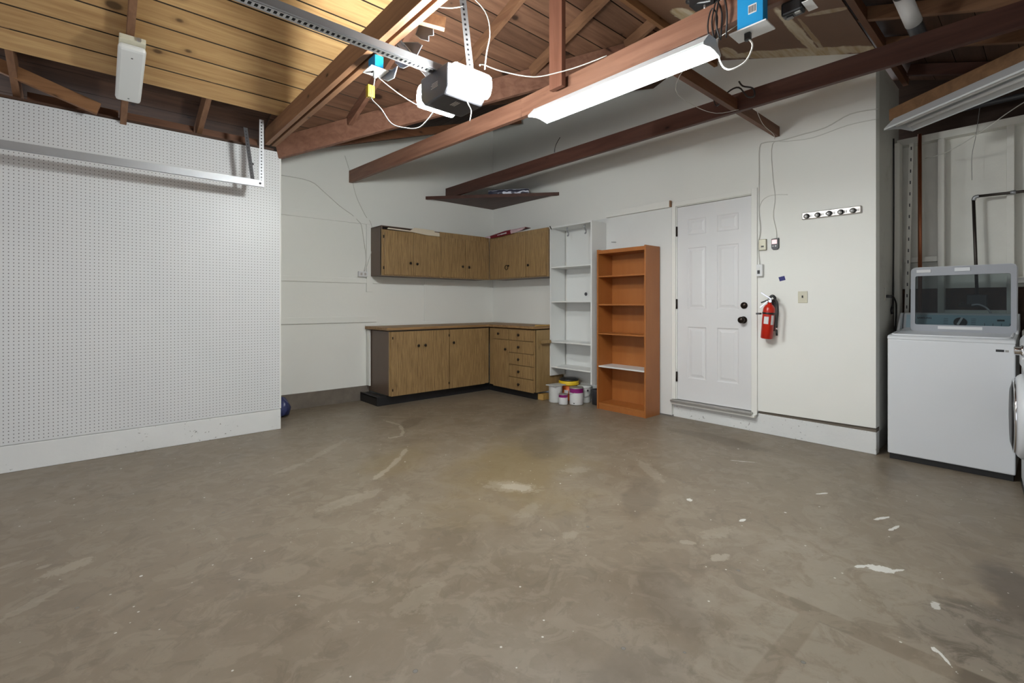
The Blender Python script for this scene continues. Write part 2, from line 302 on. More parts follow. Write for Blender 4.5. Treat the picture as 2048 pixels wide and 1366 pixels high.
# ------------------------------------------------------------------ mesh helpers
class MB:
    def __init__(s): s.v = []; s.f = []; s.mi = []; s.sm = []
    def add(s, vs, fs, mi=0, sm=False):
        o = len(s.v); s.v += [Vector(v) for v in vs]; s.f += [[o+i for i in f] for f in fs]; s.mi += [mi]*len(fs); s.sm += [sm]*len(fs); return s
    def box(s, x0, x1, y0, y1, z0, z1, mi=0):
        vs = [(x, y, z) for z in (z0, z1) for y in (y0, y1) for x in (x0, x1)]
        return s.add(vs, [(0, 2, 3, 1), (4, 5, 7, 6), (0, 1, 5, 4), (2, 6, 7, 3), (0, 4, 6, 2), (1, 3, 7, 5)], mi)
    def hexa(s, a, b, mi=0):            # two matching quads
        return s.add(list(a)+list(b), [(0, 3, 2, 1), (4, 5, 6, 7), (0, 1, 5, 4), (1, 2, 6, 5), (2, 3, 7, 6), (3, 0, 4, 7)], mi)
    def bar(s, p0, p1, w, h, up=(0, 0, 1), mi=0):   # w sideways, h along up
        p0, p1 = Vector(p0), Vector(p1); d = (p1-p0).normalized(); sd = d.cross(Vector(up)).normalized(); u = sd.cross(d).normalized()
        q = lambda p: [p-sd*w/2-u*h/2, p+sd*w/2-u*h/2, p+sd*w/2+u*h/2, p-sd*w/2+u*h/2]
        return s.hexa(q(p0), q(p1), mi)
    def prism(s, pts, ax, a0, a1, mi=0):
        def mk(p, a): return {'x': (a, p[0], p[1]), 'y': (p[0], a, p[1]), 'z': (p[0], p[1], a)}[ax]
        n = len(pts)
        return s.add([mk(p, a0) for p in pts]+[mk(p, a1) for p in pts], [tuple(range(n))[::-1], tuple(range(n, 2*n))]+[(i, (i+1) % n, n+(i+1) % n, n+i) for i in range(n)], mi)
    def lathe(s, prof, c, ax=(0, 0, 1), n=24, mi=0, mis=None, sm=True):
        ax = Vector(ax).normalized(); t = Vector((1, 0, 0)) if abs(ax.x) < .8 else Vector((0, 1, 0)); e1 = ax.cross(t).normalized(); e2 = ax.cross(e1); c = Vector(c)
        vs = []
        for r, h in prof: vs += [c+ax*h+(e1*math.cos(2*math.pi*k/n)+e2*math.sin(2*math.pi*k/n))*r for k in range(n)]
        o = len(s.v); s.v += vs
        for i in range(len(prof)-1):
            for k in range(n):
                s.f.append([o+i*n+k, o+i*n+(k+1) % n, o+(i+1)*n+(k+1) % n, o+(i+1)*n+k]); s.mi.append(mis[i] if mis else mi); s.sm.append(sm)
        for i in (0, len(prof)-1):
            if prof[i][0] > 1e-4: s.f.append([o+i*n+k for k in range(n)]); s.mi.append(mi if not mis else mis[min(i, len(mis)-1)]); s.sm.append(False)
        return s
    def cyl(s, p0, p1, r, n=16, mi=0, r1=None):
        p0, p1 = Vector(p0), Vector(p1); L = (p1-p0).length
        return s.lathe([(r, 0), (r if r1 is None else r1, L)], p0, p1-p0, n, mi)
    def tube(s, pts, r, n=8, mi=0, smooth=4):
        P = [Vector(p) for p in pts]
        if smooth and len(P) > 2:
            Q = []
            for i in range(len(P)-1):
                a, b, c, d = P[max(i-1, 0)], P[i], P[i+1], P[min(i+2, len(P)-1)]
                for k in range(smooth):
                    u = k/smooth; Q.append(.5*((2*b)+(c-a)*u+(2*a-5*b+4*c-d)*u*u+(3*b-a-3*c+d)*u**3))
            P = Q+[P[-1]]
        t = None; o = len(s.v); prev = None
        for i, p in enumerate(P):
            d = (P[min(i+1, len(P)-1)]-P[max(i-1, 0)]).normalized()
            if prev is None:
                a = Vector((0, 0, 1)) if abs(d.z) < .9 else Vector((1, 0, 0)); e = d.cross(a).normalized()
            else: e = (prev-d*prev.dot(d)).normalized()
            prev = e; g = d.cross(e)
            s.v += [p+(e*math.cos(2*math.pi*k/n)+g*math.sin(2*math.pi*k/n))*r for k in range(n)]
        for i in range(len(P)-1):
            for k in range(n):
                s.f.append([o+i*n+k, o+i*n+(k+1) % n, o+(i+1)*n+(k+1) % n, o+(i+1)*n+k]); s.mi.append(mi); s.sm.append(True)
        for i in (0, len(P)-1): s.f.append([o+i*n+k for k in range(n)]); s.mi.append(mi); s.sm.append(False)
        return s
    def build(s, name, mats, parent=None, bevel=0, rot=None):
        mats = mats if isinstance(mats, (list, tuple)) else [mats]
        if parent is not None:
            r = parent
            while r.parent: r = r.parent
            org = r.location.copy()
        else:
            xs = [v.x for v in s.v]; ys = [v.y for v in s.v]; zs = [v.z for v in s.v]
            org = Vector(((min(xs)+max(xs))/2, (min(ys)+max(ys))/2, min(zs)))
        me = bpy.data.meshes.new(name); me.from_pydata([v-org for v in s.v], [], s.f)
        for q, i, sm in zip(me.polygons, s.mi, s.sm): q.material_index = i; q.use_smooth = sm
        bm = bmesh.new(); bm.from_mesh(me); bmesh.ops.recalc_face_normals(bm, faces=bm.faces); bm.to_mesh(me); bm.free()
        for m in mats: me.materials.append(M[m] if isinstance(m, str) else m)
        o = bpy.data.objects.new(name, me); C.objects.link(o)
        if parent is not None: o.parent = parent
        else: o.location = org
        if bevel:
            b = o.modifiers.new('bevel', 'BEVEL'); b.width = bevel; b.segments = 2; b.limit_method = 'ANGLE'
        return o
def thing(name, label, cat, loc, group=None, rz=0):
    o = bpy.data.objects.new(name, None); C.objects.link(o); o.location = loc; o.rotation_euler = (0, 0, rz); o.empty_display_size = .1
    o['label'] = label; o['category'] = cat
    if group: o['group'] = group
    return o
def tag(o, label, cat, group=None):
    o['label'] = label; o['category'] = cat
    if group: o['group'] = group
    return o
def struct(o): o['kind'] = 'structure'; return o
def sroot(name, loc):
    o = bpy.data.objects.new(name, None); C.objects.link(o); o.location = loc; o['kind'] = 'structure'; return o
def one(mb, name, mats, label, cat, group=None, bevel=0): return tag(mb.build(name, mats, None, bevel), label, cat, group)
def text(s, name, size, mat, parent, origin, right, up, depth=.0006, bold=0):
    cu = bpy.data.curves.new(name, 'FONT'); cu.body = s; cu.size = size; cu.extrude = depth; cu.offset = bold; cu.align_x = 'CENTER'; cu.align_y = 'CENTER'; cu.resolution_u = 3
    tmp = bpy.data.objects.new(name, cu); C.objects.link(tmp); bpy.context.view_layer.update()
    me = bpy.data.meshes.new_from_object(tmp.evaluated_get(bpy.context.evaluated_depsgraph_get())); bpy.data.objects.remove(tmp)
    R = Vector(right).normalized(); U = Vector(up).normalized(); Nn = R.cross(U); r = parent
    while r.parent: r = r.parent
    for v in me.vertices: v.co = Vector(origin)-r.location+R*v.co.x+U*v.co.y+Nn*v.co.z
    me.materials.clear(); me.materials.append(M[mat]); o = bpy.data.objects.new(name, me); C.objects.link(o); o.parent = parent; return o
# ------------------------------------------------------------------ room shell
XR, YB, YP, XP = 4.64, 5.69, 4.89, 1.363      # door wall, back wall, pegboard wall plane, pegboard end
SL = .34
zM = lambda y: 2.70+SL*(4.89-y)                # left roof slope, rafter undersides
zN = lambda y: 2.884+.336*y                    # right roof slope
zH = lambda x: 2.68+SL*(x-1.36)                # roof of the recess
RY = 2.19
struct(MB().box(-2.6, 6.2, -1.2, 6.2, -.12, 0).build('floor', 'floor'))
struct(MB().box(-2.3, XP-.003, YP+.012, YP+.11, .19, 2.65).build('wall_left', 'wall'))
MB_ = MB().box(-2.3, XP, YP-.01, YP+.11, 0, .19); struct(MB_.build('baseboard_left', 'kerb', None, .004))
w = MB().box(XP-.1, XP-.002, YP+.111, YB-.001, 0, 2.62); struct(w.build('wall_recess', 'wall'))
struct(MB().prism([(1.1, 0), (4.9, 0), (4.9, 4.13), (1.2, 2.87), (1.1, 2.87)], 'y', YB, YB+.12).build('wall_back', 'wall'))
struct(MB().box(XP, 2.62, YB-.02, YB, 0, .175).build('baseboard_back', 'rawconc'))
# door wall with its opening
wr = MB()
prof = [(1.815, .203), (1.815, 2.225), (2.655, 2.225), (2.655, .02), (5.689, .02), (5.689, 3.92), (2.7, 3.92), (2.19, 3.60), (.91, 3.185), (.91, .212)]
wr.prism(prof, 'x', XR, XR+.115)
struct(wr.build('wall_right', 'wall'))
struct(MB().box(XR+.012, XR+.115, .91, 2.66, 0, .176).build('baseboard_right', 'kerb', None, .004))
struct(MB().box(XR+.02, XR+.115, .912, 1.80, .176, .203).build('trim_1', 'rawconc'))
struct(MB().box(XR+.116, 5.50, .911, 1.03, .17, 3.15).box(XR+.118, 5.50, .93, 1.03, 0, .17).build('wall_alcove_side', 'wall_rough'))
# alcove stud wall
aw = sroot('wall_alcove', (5.5, .2, 0))
MB().box(5.50, 5.56, -1.0, .909, 1.33, 2.66).build('sheathing', 'studwhite', aw)
MB().box(5.50, 5.56, -1.0, .909, 0, 1.329).build('lower_void_shade', 'darkboards', aw)  # dark colour stands in for the dim void behind the washer
MB().box(5.41, 5.499, -1.0, .909, 2.60, 2.66).build('top_plate', 'studwhite', aw, .002)
for y in (-.62, -.21, .206, .615): MB().box(5.41, 5.498, y-.021, y+.021, 0, 2.599).build('stud', 'studwhite', aw, .002)
for y0, y1, z in ((.637, .86, 1.56), (.228, .593, 1.10), (-.185, .184, 1.36)): MB().box(5.412, 5.498, y0, y1, z, z+.045).build('blocking', 'studwhite', aw, .002)
struct(MB().box(5.70, 5.76, -1.0, 1.0, 2.2, 3.4).build('wall_attic', 'darkboardsY'))
struct(MB().box(-2.3, 5.7, -1.12, -1.0, 0, 2.6).build('wall_near', 'wall'))
# roof
def slope_boards(name, mat, y0, y1, zf, off, xa, xb, step=.142, th=.019, gap=.004, mode='x'):
    mb = MB(); y = y0
    while y < y1-.01:
        e = min(y+step-gap, y1)
        a, b = (xa(y) if callable(xa) else xa), (xb(y) if callable(xb) else xb); a2, b2 = (xa(e) if callable(xa) else xa), (xb(e) if callable(xb) else xb)
        if b > a+.02 or b2 > a2+.02:
            z1, z2 = zf(y)+off, zf(e)+off
            if mode == 'x': mb.hexa([(a, y, z1), (b, y, z1), (b2, e, z2), (a2, e, z2)], [(a, y, z1+th), (b, y, z1+th), (b2, e, z2+th), (a2, e, z2+th)])
            else: mb.hexa([(y, a, z1), (e, a2, z2), (e, b2, z2), (y, b, z1)], [(y, a, z1+th), (e, a2, z2+th), (e, b2, z2+th), (y, b, z1+th)])
        y += step
    for q in range(len(mb.mi)): mb.mi[q] = 0 if q % 6 < 2 else 1  # edge faces get the painted gap shade, broad faces the wood
    return struct(mb.build(name, [mat, 'gap_shade']))
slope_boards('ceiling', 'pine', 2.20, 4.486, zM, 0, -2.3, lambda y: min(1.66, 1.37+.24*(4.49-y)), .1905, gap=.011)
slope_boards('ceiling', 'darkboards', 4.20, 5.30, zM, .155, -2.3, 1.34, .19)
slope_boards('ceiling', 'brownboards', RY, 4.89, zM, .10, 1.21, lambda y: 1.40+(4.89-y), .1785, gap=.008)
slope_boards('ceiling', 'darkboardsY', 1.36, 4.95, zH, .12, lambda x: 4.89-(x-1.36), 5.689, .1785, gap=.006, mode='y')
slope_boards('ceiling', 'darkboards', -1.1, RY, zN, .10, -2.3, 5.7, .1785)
# solid roof deck above everything
rd = MB()
rd.hexa([(-2.4, RY, zM(RY)+.19), (5.8, RY, zM(RY)+.19), (1.36+.0, 4.89, 2.89), (-2.4, 4.89, 2.89)], [(-2.4, RY, zM(RY)+.225), (5.8, RY, zM(RY)+.225), (1.36, 4.89, 2.925), (-2.4, 4.89, 2.925)])
rd.hexa([(-2.4, 4.89, 2.89), (1.30, 4.89, 2.89), (1.30, 5.5, 2.68), (-2.4, 5.5, 2.68)], [(-2.4, 4.89, 2.925), (1.30, 4.89, 2.925), (1.30, 5.5, 2.71), (-2.4, 5.5, 2.71)])
rd.hexa([(-2.4, -1.2, zN(-1.2)+.19), (5.8, -1.2, zN(-1.2)+.19), (5.8, RY, zN(RY)+.19), (-2.4, RY, zN(RY)+.19)], [(-2.4, -1.2, zN(-1.2)+.225), (5.8, -1.2, zN(-1.2)+.225), (5.8, RY, zN(RY)+.225), (-2.4, RY, zN(RY)+.225)])
rd.hexa([(1.36, 4.89, 2.82), (5.0, 1.25, zH(5)+.145), (5.0, 5.9, zH(5)+.145), (1.1, 5.9, 2.74)], [(1.36, 4.89, 2.86), (5.0, 1.25, zH(5)+.18), (5.0, 5.9, zH(5)+.18), (1.1, 5.9, 2.78)])
struct(rd.build('ceiling', 'darkboards'))
# gable boarding over the garage door side
struct(MB().prism([(4.93, 2.66), (4.93, 2.83), (RY, 3.76), (-1.1, 2.56), (-1.1, 2.5)], 'x', -2.45, -2.31).build('wall_gable', 'darkboards'))
# brown plasterboard on the right slope
a, b = .90, RY-.03
struct(MB().hexa([(2.3, a, zN(a)-.014), (XR-.002, a, zN(a)-.014), (XR-.002, b, zN(b)-.014), (2.3, b, zN(b)-.014)], [(2.3, a, zN(a)), (XR-.002, a, zN(a)), (XR-.002, b, zN(b)), (2.3, b, zN(b))]).build('ceiling', 'drywall'))
# ------------------------------------------------------------------ roof timbers: each a thing
def tim(p0, p1, w, h, mat, name, label, cat, group=None, up=(0, 0, 1)):
    return one(MB().bar(p0, p1, w, h, up), name, mat, label, cat, group, .002)
G1 = 'rafters under the left roof slope'
for x, lab in ((-.40, 'short rafter end above the pegboard, behind the sloping brace'), (.711, 'short orange rafter end above the pegboard, right of the small box light')):
    tim((x, 5.2, zM(5.2)+.07), (x, 4.30, zM(4.30)+.078), .04, .14, 'rafter', 'roof_rafter', lab, 'rafter', G1)
tim((.193, 5.05, zM(5.05)-.03), (.193, RY+.05, zM(RY+.05)-.046), .04, .088, 'rafter', 'roof_rafter', 'brown rafter under the knotty pine boards, carrying the small box light', 'rafter', G1)
jl = ['brown rafter crossing the brown boards near the cord with the yellow tag', 'brown rafter rising behind the hanging garage door opener', 'brown rafter rising between opener and upright post', 'brown rafter just right of the upright post, behind the long lit fluorescent']
for x, lab in zip((1.83, 2.43, 3.04, 3.65), jl):
    yf = 4.89-(x-1.36)-.04
    tim((x, yf, zM(yf)+.05), (x, RY+.03, zM(RY+.03)+.05), .04, .092, 'rafter' if x > 2 else 'beam', 'roof_rafter', lab, 'rafter', G1)
for x, lab in ((4.62, 'rafter over the laundry alcove, next to the door wall corner'), (4.05, 'rafter over the laundry side, left of the grey vent pipe'), (5.25, 'dark rafter deep over the laundry alcove')):
    y1 = .80 if x > 4.7 else .885
    tim((x, -.98, zN(-.98)+.045), (x, y1, zN(y1)+.045), .04, .088, 'rafter' if x < 5 else 'beamdark', 'roof_rafter', lab, 'rafter', 'rafters over the laundry')
for y, lab in ((.86, 'dark header board along the edge of the brown ceiling panel'),):
    tim((2.3, y, zN(y)+.03), (5.5, y, zN(y)+.03), .04, .085, 'beamX', 'roof_header', lab, 'header')
tim((1.3, RY-.005, 3.60), (4.62, RY-.005, 3.60), .035, .13, 'rafterX', 'ridge_board', 'ridge board at the peak between brown boards and brown panel', 'ridge board')
# valley and recess members
t0, t1 = -.02, 2.62
tim((1.36+t0, 4.89-t0, 2.70+SL*t0-.01), (1.36+t1, 4.89-t1, 2.70+SL*t1-.01), .045, .20, 'beam', 'valley_rafter', 'deep red-brown valley rafter running up from the pegboard corner', 'rafter')
tim((1.37, YP, 2.695), (4.48, YP, 2.695+SL*3.11), .04, .085, 'beamX', 'roof_rafter', 'long lower rafter under the valley rafter, edging the white back wall', 'rafter')
# bottom chords
def chord(pts, w, h, mat, label, name='ceiling_joist', group='long joists spanning the garage'):
    mb = MB()
    for p, q in zip(pts, pts[1:]): mb.bar(p, q, w, h)
    return one(mb, name, mat, label, 'joist', group, .002)
chord([(1.235, 4.86, 2.755), (1.235, -.95, 2.755)], .038, .145, 'beamtan', 'tan joist with brown face, left half of the doubled joist by the opener')
chord([(1.293, 4.86, 2.755), (1.293, -.95, 2.755)], .038, .145, 'beamtan', 'tan joist, right half of the doubled joist by the opener')
chord([(2.385, 5.685, 2.755), (2.505, 2.7, 2.705), (2.555, .95, 2.755), (2.56, -.95, 2.76)], .04, .145, 'beam', 'red-brown joist right above the lit fluorescent fixture')
chord([(3.79, 5.685, 2.765), (3.79, -.95, 2.765)], .04, .14, 'beamdark', 'dark brown joist whose far end rests over the corner shelf')
tim((2.62, 1.63, 2.745), (3.765, 1.63, 2.745), .04, .088, 'beamX', 'cross_brace', 'brown cross brace between the red-brown and the dark joist', 'brace')
tim((3.815, 1.63, 2.745), (4.638, 1.63, 2.745), .04, .088, 'beamX', 'cross_brace', 'brown cross brace between the dark joist and the door wall', 'brace')
one(MB().box(2.425, 2.465, 2.225, 2.345, 2.70, 3.53), 'king_post', 'post', 'upright brown post standing on the red-brown joist', 'post', None, .002)
# brace and blocking above the pegboard
tim((-.60, 4.75, 2.862), (.045, 4.75, 2.66), .038, .088, 'rafterX', 'diagonal_brace', 'orange wooden brace sloping down over the top left of the pegboard', 'brace')
one(MB().box(-2.3, 1.30, YP-.008, YP+.09, 2.652, 2.668), 'wall_plate', 'darkboards', 'thin dark plate along the top edge of the pegboard', 'plate')
one(MB().box(.215, .675, 4.97, 5.01, 2.668, 2.75), 'eave_blocking', 'beamX', 'dark blocking board above the pegboard left of the short orange rafter', 'blocking', 'eave blocking')
one(MB().box(.735, 1.18, 4.97, 5.01, 2.668, 2.75), 'eave_blocking', 'beamX', 'dark blocking board above the pegboard right of the short orange rafter', 'blocking', 'eave blocking')
one(MB().box(-.35, .165, 4.97, 5.01, 2.668, 2.75), 'eave_blocking', 'beamX', 'dark blocking board above the pegboard behind the sloping brace', 'blocking', 'eave blocking')
one(MB().bar((4.565, .80, 2.63), (3.75, -.27, 2.63), .04, .088), 'hanging_joist', 'joistbrown', 'orange-brown joist above the unlit fluorescent over the washer', 'joist', None, .002)
one(MB().bar((1.325, 2.255, 2.74), (1.45, 2.19, 2.72), .038, .06), 'wood_block', 'beamtan', 'short tan block nailed to the doubled joist above the opener', 'block')
# ------------------------------------------------------------------ pegboard
pg = thing('pegboard', 'tall white perforated hardboard covering the left wall', 'pegboard', (0, YP, .19))
MB().box(-2.3, XP-.001, YP-.0, YP+.008, .195, 2.648).build('panel', 'peg', pg)
for x in (1.345,):
    MB().box(XP-.006, XP+.004, YP-.002, YP+.010, .195, 2.648).build('edge_strip', 'trimwhite', pg)
MB().lathe([(.012, 0), (.012, .002)], (1.12, YP-.001, 2.49), (0, -1, 0), 12).build('cut_hole', 'black', pg)
# white rails and panel on the back wall
for x1, z0, z1, lab in ((2.655, 2.195, 2.275, 'uppermost white wall rail left of the wall cabinets'), (2.81, 1.455, 1.515, 'middle white wall rail running under the first wall cabinet'), (2.72, .968, 1.04, 'lowest white wall rail ending above the worktop corner')):
    one(MB().box(XP+.001, x1, YB-.02, YB-.001, z0, z1), 'wall_rail', 'trimwhite', lab, 'rail', 'white rails on the back wall', .002)
one(MB().box(3.423, 4.62, YB-.008, YB-.001, .965, 1.52), 'splash_panel', 'trimwhite', 'white hardboard panel between worktop and wall cabinets', 'panel')
one(MB().box(2.585, 2.665, YB-.024, YB-.002, 1.35, 2.193), 'wall_batten', 'trimwhite', 'narrow upright white batten left of the wall cabinets', 'batten')
one(MB().box(2.590, 2.607, 5.60, 5.668, .18, .87), 'side_board', 'trimwhite', 'narrow white board standing beside the base cabinets', 'board')
# ------------------------------------------------------------------ garage door track
tr = thing('garage_door_track', 'horizontal galvanised door track in front of the pegboard', 'door track', (.2, 4.54, 2.21))
m = MB()
m.box(-2.2, 1.13, 4.538, 4.542, 2.214, 2.268); m.box(-2.2, 1.13, 4.542, 4.582, 2.264, 2.268); m.box(-2.2, 1.13, 4.542, 4.572, 2.214, 2.218)
m.box(-2.2, 1.13, 4.518, 4.539, 2.208, 2.214)
m.build('rail', 'galv', tr)
def strap(p0, p1, w, mat, parent, name='hanger_strap', side=(1, 0, 0), holes=True):
    p0, p1 = Vector(p0), Vector(p1); d = (p1-p0).normalized(); s = Vector(side); mb = MB(); n = d.cross(s).normalized()
    mb.hexa([p0-s*w/2, p0+s*w/2, p0+s*w/2+n*.003, p0-s*w/2+n*.003], [p1-s*w/2, p1+s*w/2, p1+s*w/2+n*.003, p1-s*w/2+n*.003])
    mb.hexa([p0+s*w/2, p0+s*w/2+n*w, p0+s*w/2+n*w+s*.003, p0+s*w/2+s*.003], [p1+s*w/2, p1+s*w/2+n*w, p1+s*w/2+n*w+s*.003, p1+s*w/2+s*.003])
    if holes:
        L = (p1-p0).length; k = .02
        while k < L-.01:
            for off in (n*-.0008,):
                c = p0+d*k+off; mb.add([c-s*w*.16-d*.006, c+s*w*.16-d*.006, c+s*w*.16+d*.006, c-s*w*.16+d*.006], [(0, 1, 2, 3)], 1)
            c = p0+d*k+n*.004; mb.add([c-s*w*.16-d*.006, c+s*w*.16-d*.006, c+s*w*.16+d*.006, c-s*w*.16+d*.006], [(0, 1, 2, 3)], 1)
            k += .028
    return mb.build(name, [mat, 'black'], parent)
strap((1.113, 4.552, 2.25), (1.113, 4.552, 2.80), .033, 'galv', tr)
strap((1.05, 4.575, 2.25), (1.00, 4.61, 2.72), .028, 'darkgrey', tr)
MB().lathe([(.009, 0), (.009, .006), (0, .008)], (1.10, 4.538, 2.24), (0, -1, 0), 10).build('bolt', 'darkgrey', tr)
# ------------------------------------------------------------------ opener
op = thing('garage_door_opener', 'dark grey garage door opener with two glowing lamp lenses', 'garage door opener', (1.55, 2.25, 2.36))
m = MB()
m.prism([(2.12, 2.36), (2.16, 2.32), (2.36, 2.32), (2.40, 2.36), (2.40, 2.485), (2.12, 2.485)], 'x', 1.42, 1.68)
m.build('housing', 'darkgrey', op, .01)
lens = lambda s, yc: [(yc, 2.345), (yc+s*.03, 2.335), (yc+s*.06, 2.35), (yc+s*.075, 2.395), (yc+s*.07, 2.445), (yc+s*.045, 2.47), (yc, 2.475)]
MB().prism(lens(-1, 2.118), 'x', 1.435, 1.665).build('lamp_lens', 'bulb', op, .008)
MB().prism(lens(1, 2.402), 'x', 1.435, 1.665).build('lamp_lens', 'bulb', op, .008)
m = MB()
for k in range(4): m.box(1.4185, 1.4195, 2.215, 2.285-.01*(k % 2), 2.385+k*.008, 2.3885+k*.008)
m.build('maker_label', 'mount', op); m = MB()
for k in range(3): m.box(1.52+k*.012, 1.527+k*.012, 2.19, 2.25, 2.3188, 2.3195)
m.build('warning_label', 'mount', op)
m = MB()
m.box(-2.0, 1.46, 2.228, 2.272, 2.512, 2.516); m.box(-2.0, 1.46, 2.228, 2.232, 2.475, 2.512); m.box(-2.0, 1.46, 2.268, 2.272, 2.475, 2.512)
m.box(-2.0, 1.46, 2.218, 2.230, 2.473, 2.476); m.box(-2.0, 1.46, 2.270, 2.282, 2.473, 2.476)
m.build('rail', 'galv', op)
m = MB(); x = -.6
while x < 1.43:
    m.cyl((x, 2.244, 2.490), (x, 2.256, 2.490), .0065, 6); x += .0254
m.box(-2.0, 1.44, 2.247, 2.249, 2.486, 2.494); m.build('drive_chain', 'darkpipe', op)
m = MB(); x = -.2
while x < 1.40:
    m.box(x, x+.011, 2.236, 2.264, 2.470, 2.473); x += .0254
m.box(-.2, 1.40, 2.232, 2.2375, 2.470, 2.474).box(-.2, 1.40, 2.2625, 2.268, 2.470, 2.474)
m.build('slotted_guide', 'tin', op)
strap((1.60, 2.16, 2.49), (1.50, 2.21, 3.50), .034, 'galv', op, side=(.86, -.5, 0))
strap((1.50, 2.37, 2.50), (1.325, 2.46, 2.70), .026, 'galv', op, side=(.5, .86, 0))
MB().tube([(1.52, 2.10, 2.33), (1.54, 2.10, 2.28), (1.56, 2.10, 2.25), (1.55, 2.10, 2.19)], .0022, 6).build('antenna_wire', 'cable', op)
# sheet metal plates beside the joist
for poly, x, lab in (([(2.60, 2.765), (2.35, 2.66), (2.31, 2.63), (2.36, 2.60), (2.40, 2.565), (2.52, 2.58), (2.56, 2.60), (2.62, 2.65)], 1.38, 'large grey sheet metal plate hung by the doubled joist above the opener rail'),
                    ([(2.39, 2.79), (2.25, 2.745), (2.24, 2.665), (2.29, 2.685), (2.29, 2.655), (2.37, 2.70), (2.43, 2.75)], 1.41, 'small jagged grey metal plate near the wood block above the opener'),
                    ([(2.78, 2.66), (2.62, 2.60), (2.56, 2.60), (2.60, 2.545), (2.68, 2.555), (2.80, 2.62)], 1.36, 'lower grey metal plate behind the opener rail by the outlet')):
    p = thing('metal_plate', lab, 'metal plate', (x, poly[0][0], poly[0][1]), 'grey plates by the doubled joist')
    MB().prism(poly, 'x', x-.0015, x+.0015).build('plate', 'greysheet', p)
    MB().tube([(x-.003, *q) for q in poly]+[(x-.003, *poly[0])], .0025, 5, smooth=0).build('rim', 'galv', p)
# outlet under the doubled joist
ob = thing('ceiling_outlet', 'white outlet plate on a blue box under the doubled joist', 'outlet', (1.29, 2.70, 2.60))
MB().box(1.265, 1.32, 2.66, 2.75, 2.603, 2.681).build('box', 'blueplastic', ob, .003)
MB().box(1.235, 1.35, 2.645, 2.765, 2.597, 2.603).build('cover_plate', 'white_plastic', ob, .003)
MB().box(1.27, 1.30, 2.70, 2.725, 2.5955, 2.597).build('socket', 'darkgrey', ob)
cd = thing('power_cord', 'grey power cord with yellow warning tag feeding the opener', 'cord', (1.3, 2.6, 2.3))
MB().tube([(1.285, 2.70, 2.575), (1.275, 2.70, 2.50), (1.26, 2.70, 2.43), (1.29, 2.63, 2.35), (1.33, 2.58, 2.26), (1.39, 2.53, 2.235), (1.45, 2.48, 2.235), (1.49, 2.44, 2.28), (1.52, 2.40, 2.34)], .0034).build('cable', 'greycable', cd)
MB().box(1.275, 1.297, 2.69, 2.712, 2.56, 2.596).build('plug', 'greycable', cd, .003)
m = MB(); m.box(1.235, 1.275, 2.685, 2.715, 2.43, 2.50)
for k in range(3): m.box(1.242+k*.012, 1.246+k*.012, 2.6843, 2.7157, 2.4295, 2.5005, 1)
for k in range(2): m.box(1.2343, 1.2757, 2.692+k*.011, 2.696+k*.011, 2.4293, 2.5007, 1)
m.build('warning_tag', ['yellow', 'black'], cd)
# blue outlet on the red-brown joist
ob = thing('ceiling_outlet', 'bright blue box with white cover on the red-brown joist', 'outlet', (2.56, 1.0, 2.55))
MB().box(2.475, 2.533, .935, 1.06, 2.575, 2.76).build('box', 'blueplastic', ob, .002)
m = MB().box(2.4735, 2.4752, .965, 1.005, 2.645, 2.69)
for k in range(6): m.box(2.4728, 2.4735, .969+k*.006, .972+k*.006, 2.651, 2.684, 1)
m.build('barcode_sticker', ['label', 'black'], ob)
MB().box(2.445, 2.565, .91, 1.09, 2.567, 2.575).build('cover_plate', 'white_plastic', ob, .002)
jb = thing('junction_box', 'open black junction box with metal bracket under the red-brown joist', 'junction box', (2.60, .85, 2.6))
MB().box(2.56, 2.62, .79, .885, 2.615, 2.68).build('box', 'black', jb, .01)
MB().box(2.565, 2.585, .80, .825, 2.607, 2.615).build('terminal', 'greycable', jb, .003)
MB().box(2.59, 2.61, .84, .87, 2.607, 2.615).build('terminal', 'greycable', jb, .003)
MB().box(2.54, 2.64, .745, .785, 2.628, 2.632).build('bracket', 'label', jb)
bb = thing('hoist_bracket', 'black bracket with two bolts above the red-brown joist', 'bracket', (2.75, 1.35, 2.9))
MB().tube([(2.72, 1.46, 3.04), (2.72, 1.38, 2.99), (2.73, 1.26, 2.965), (2.75, 1.17, 2.985)], .020, 8).box(2.70, 2.78, 1.16, 1.44, 2.985, 3.08).build('plate', 'black', bb)
MB().box(2.59, 2.72, 1.29, 1.31, 2.80, 2.81).box(2.70, 2.72, 1.29, 1.31, 2.81, 2.985).build('arm', 'black', bb)
for y in (1.35, 1.25): MB().cyl((2.715, y, 2.93), (2.715, y, 2.958), .008, 8).build('bolt', 'tin', bb)
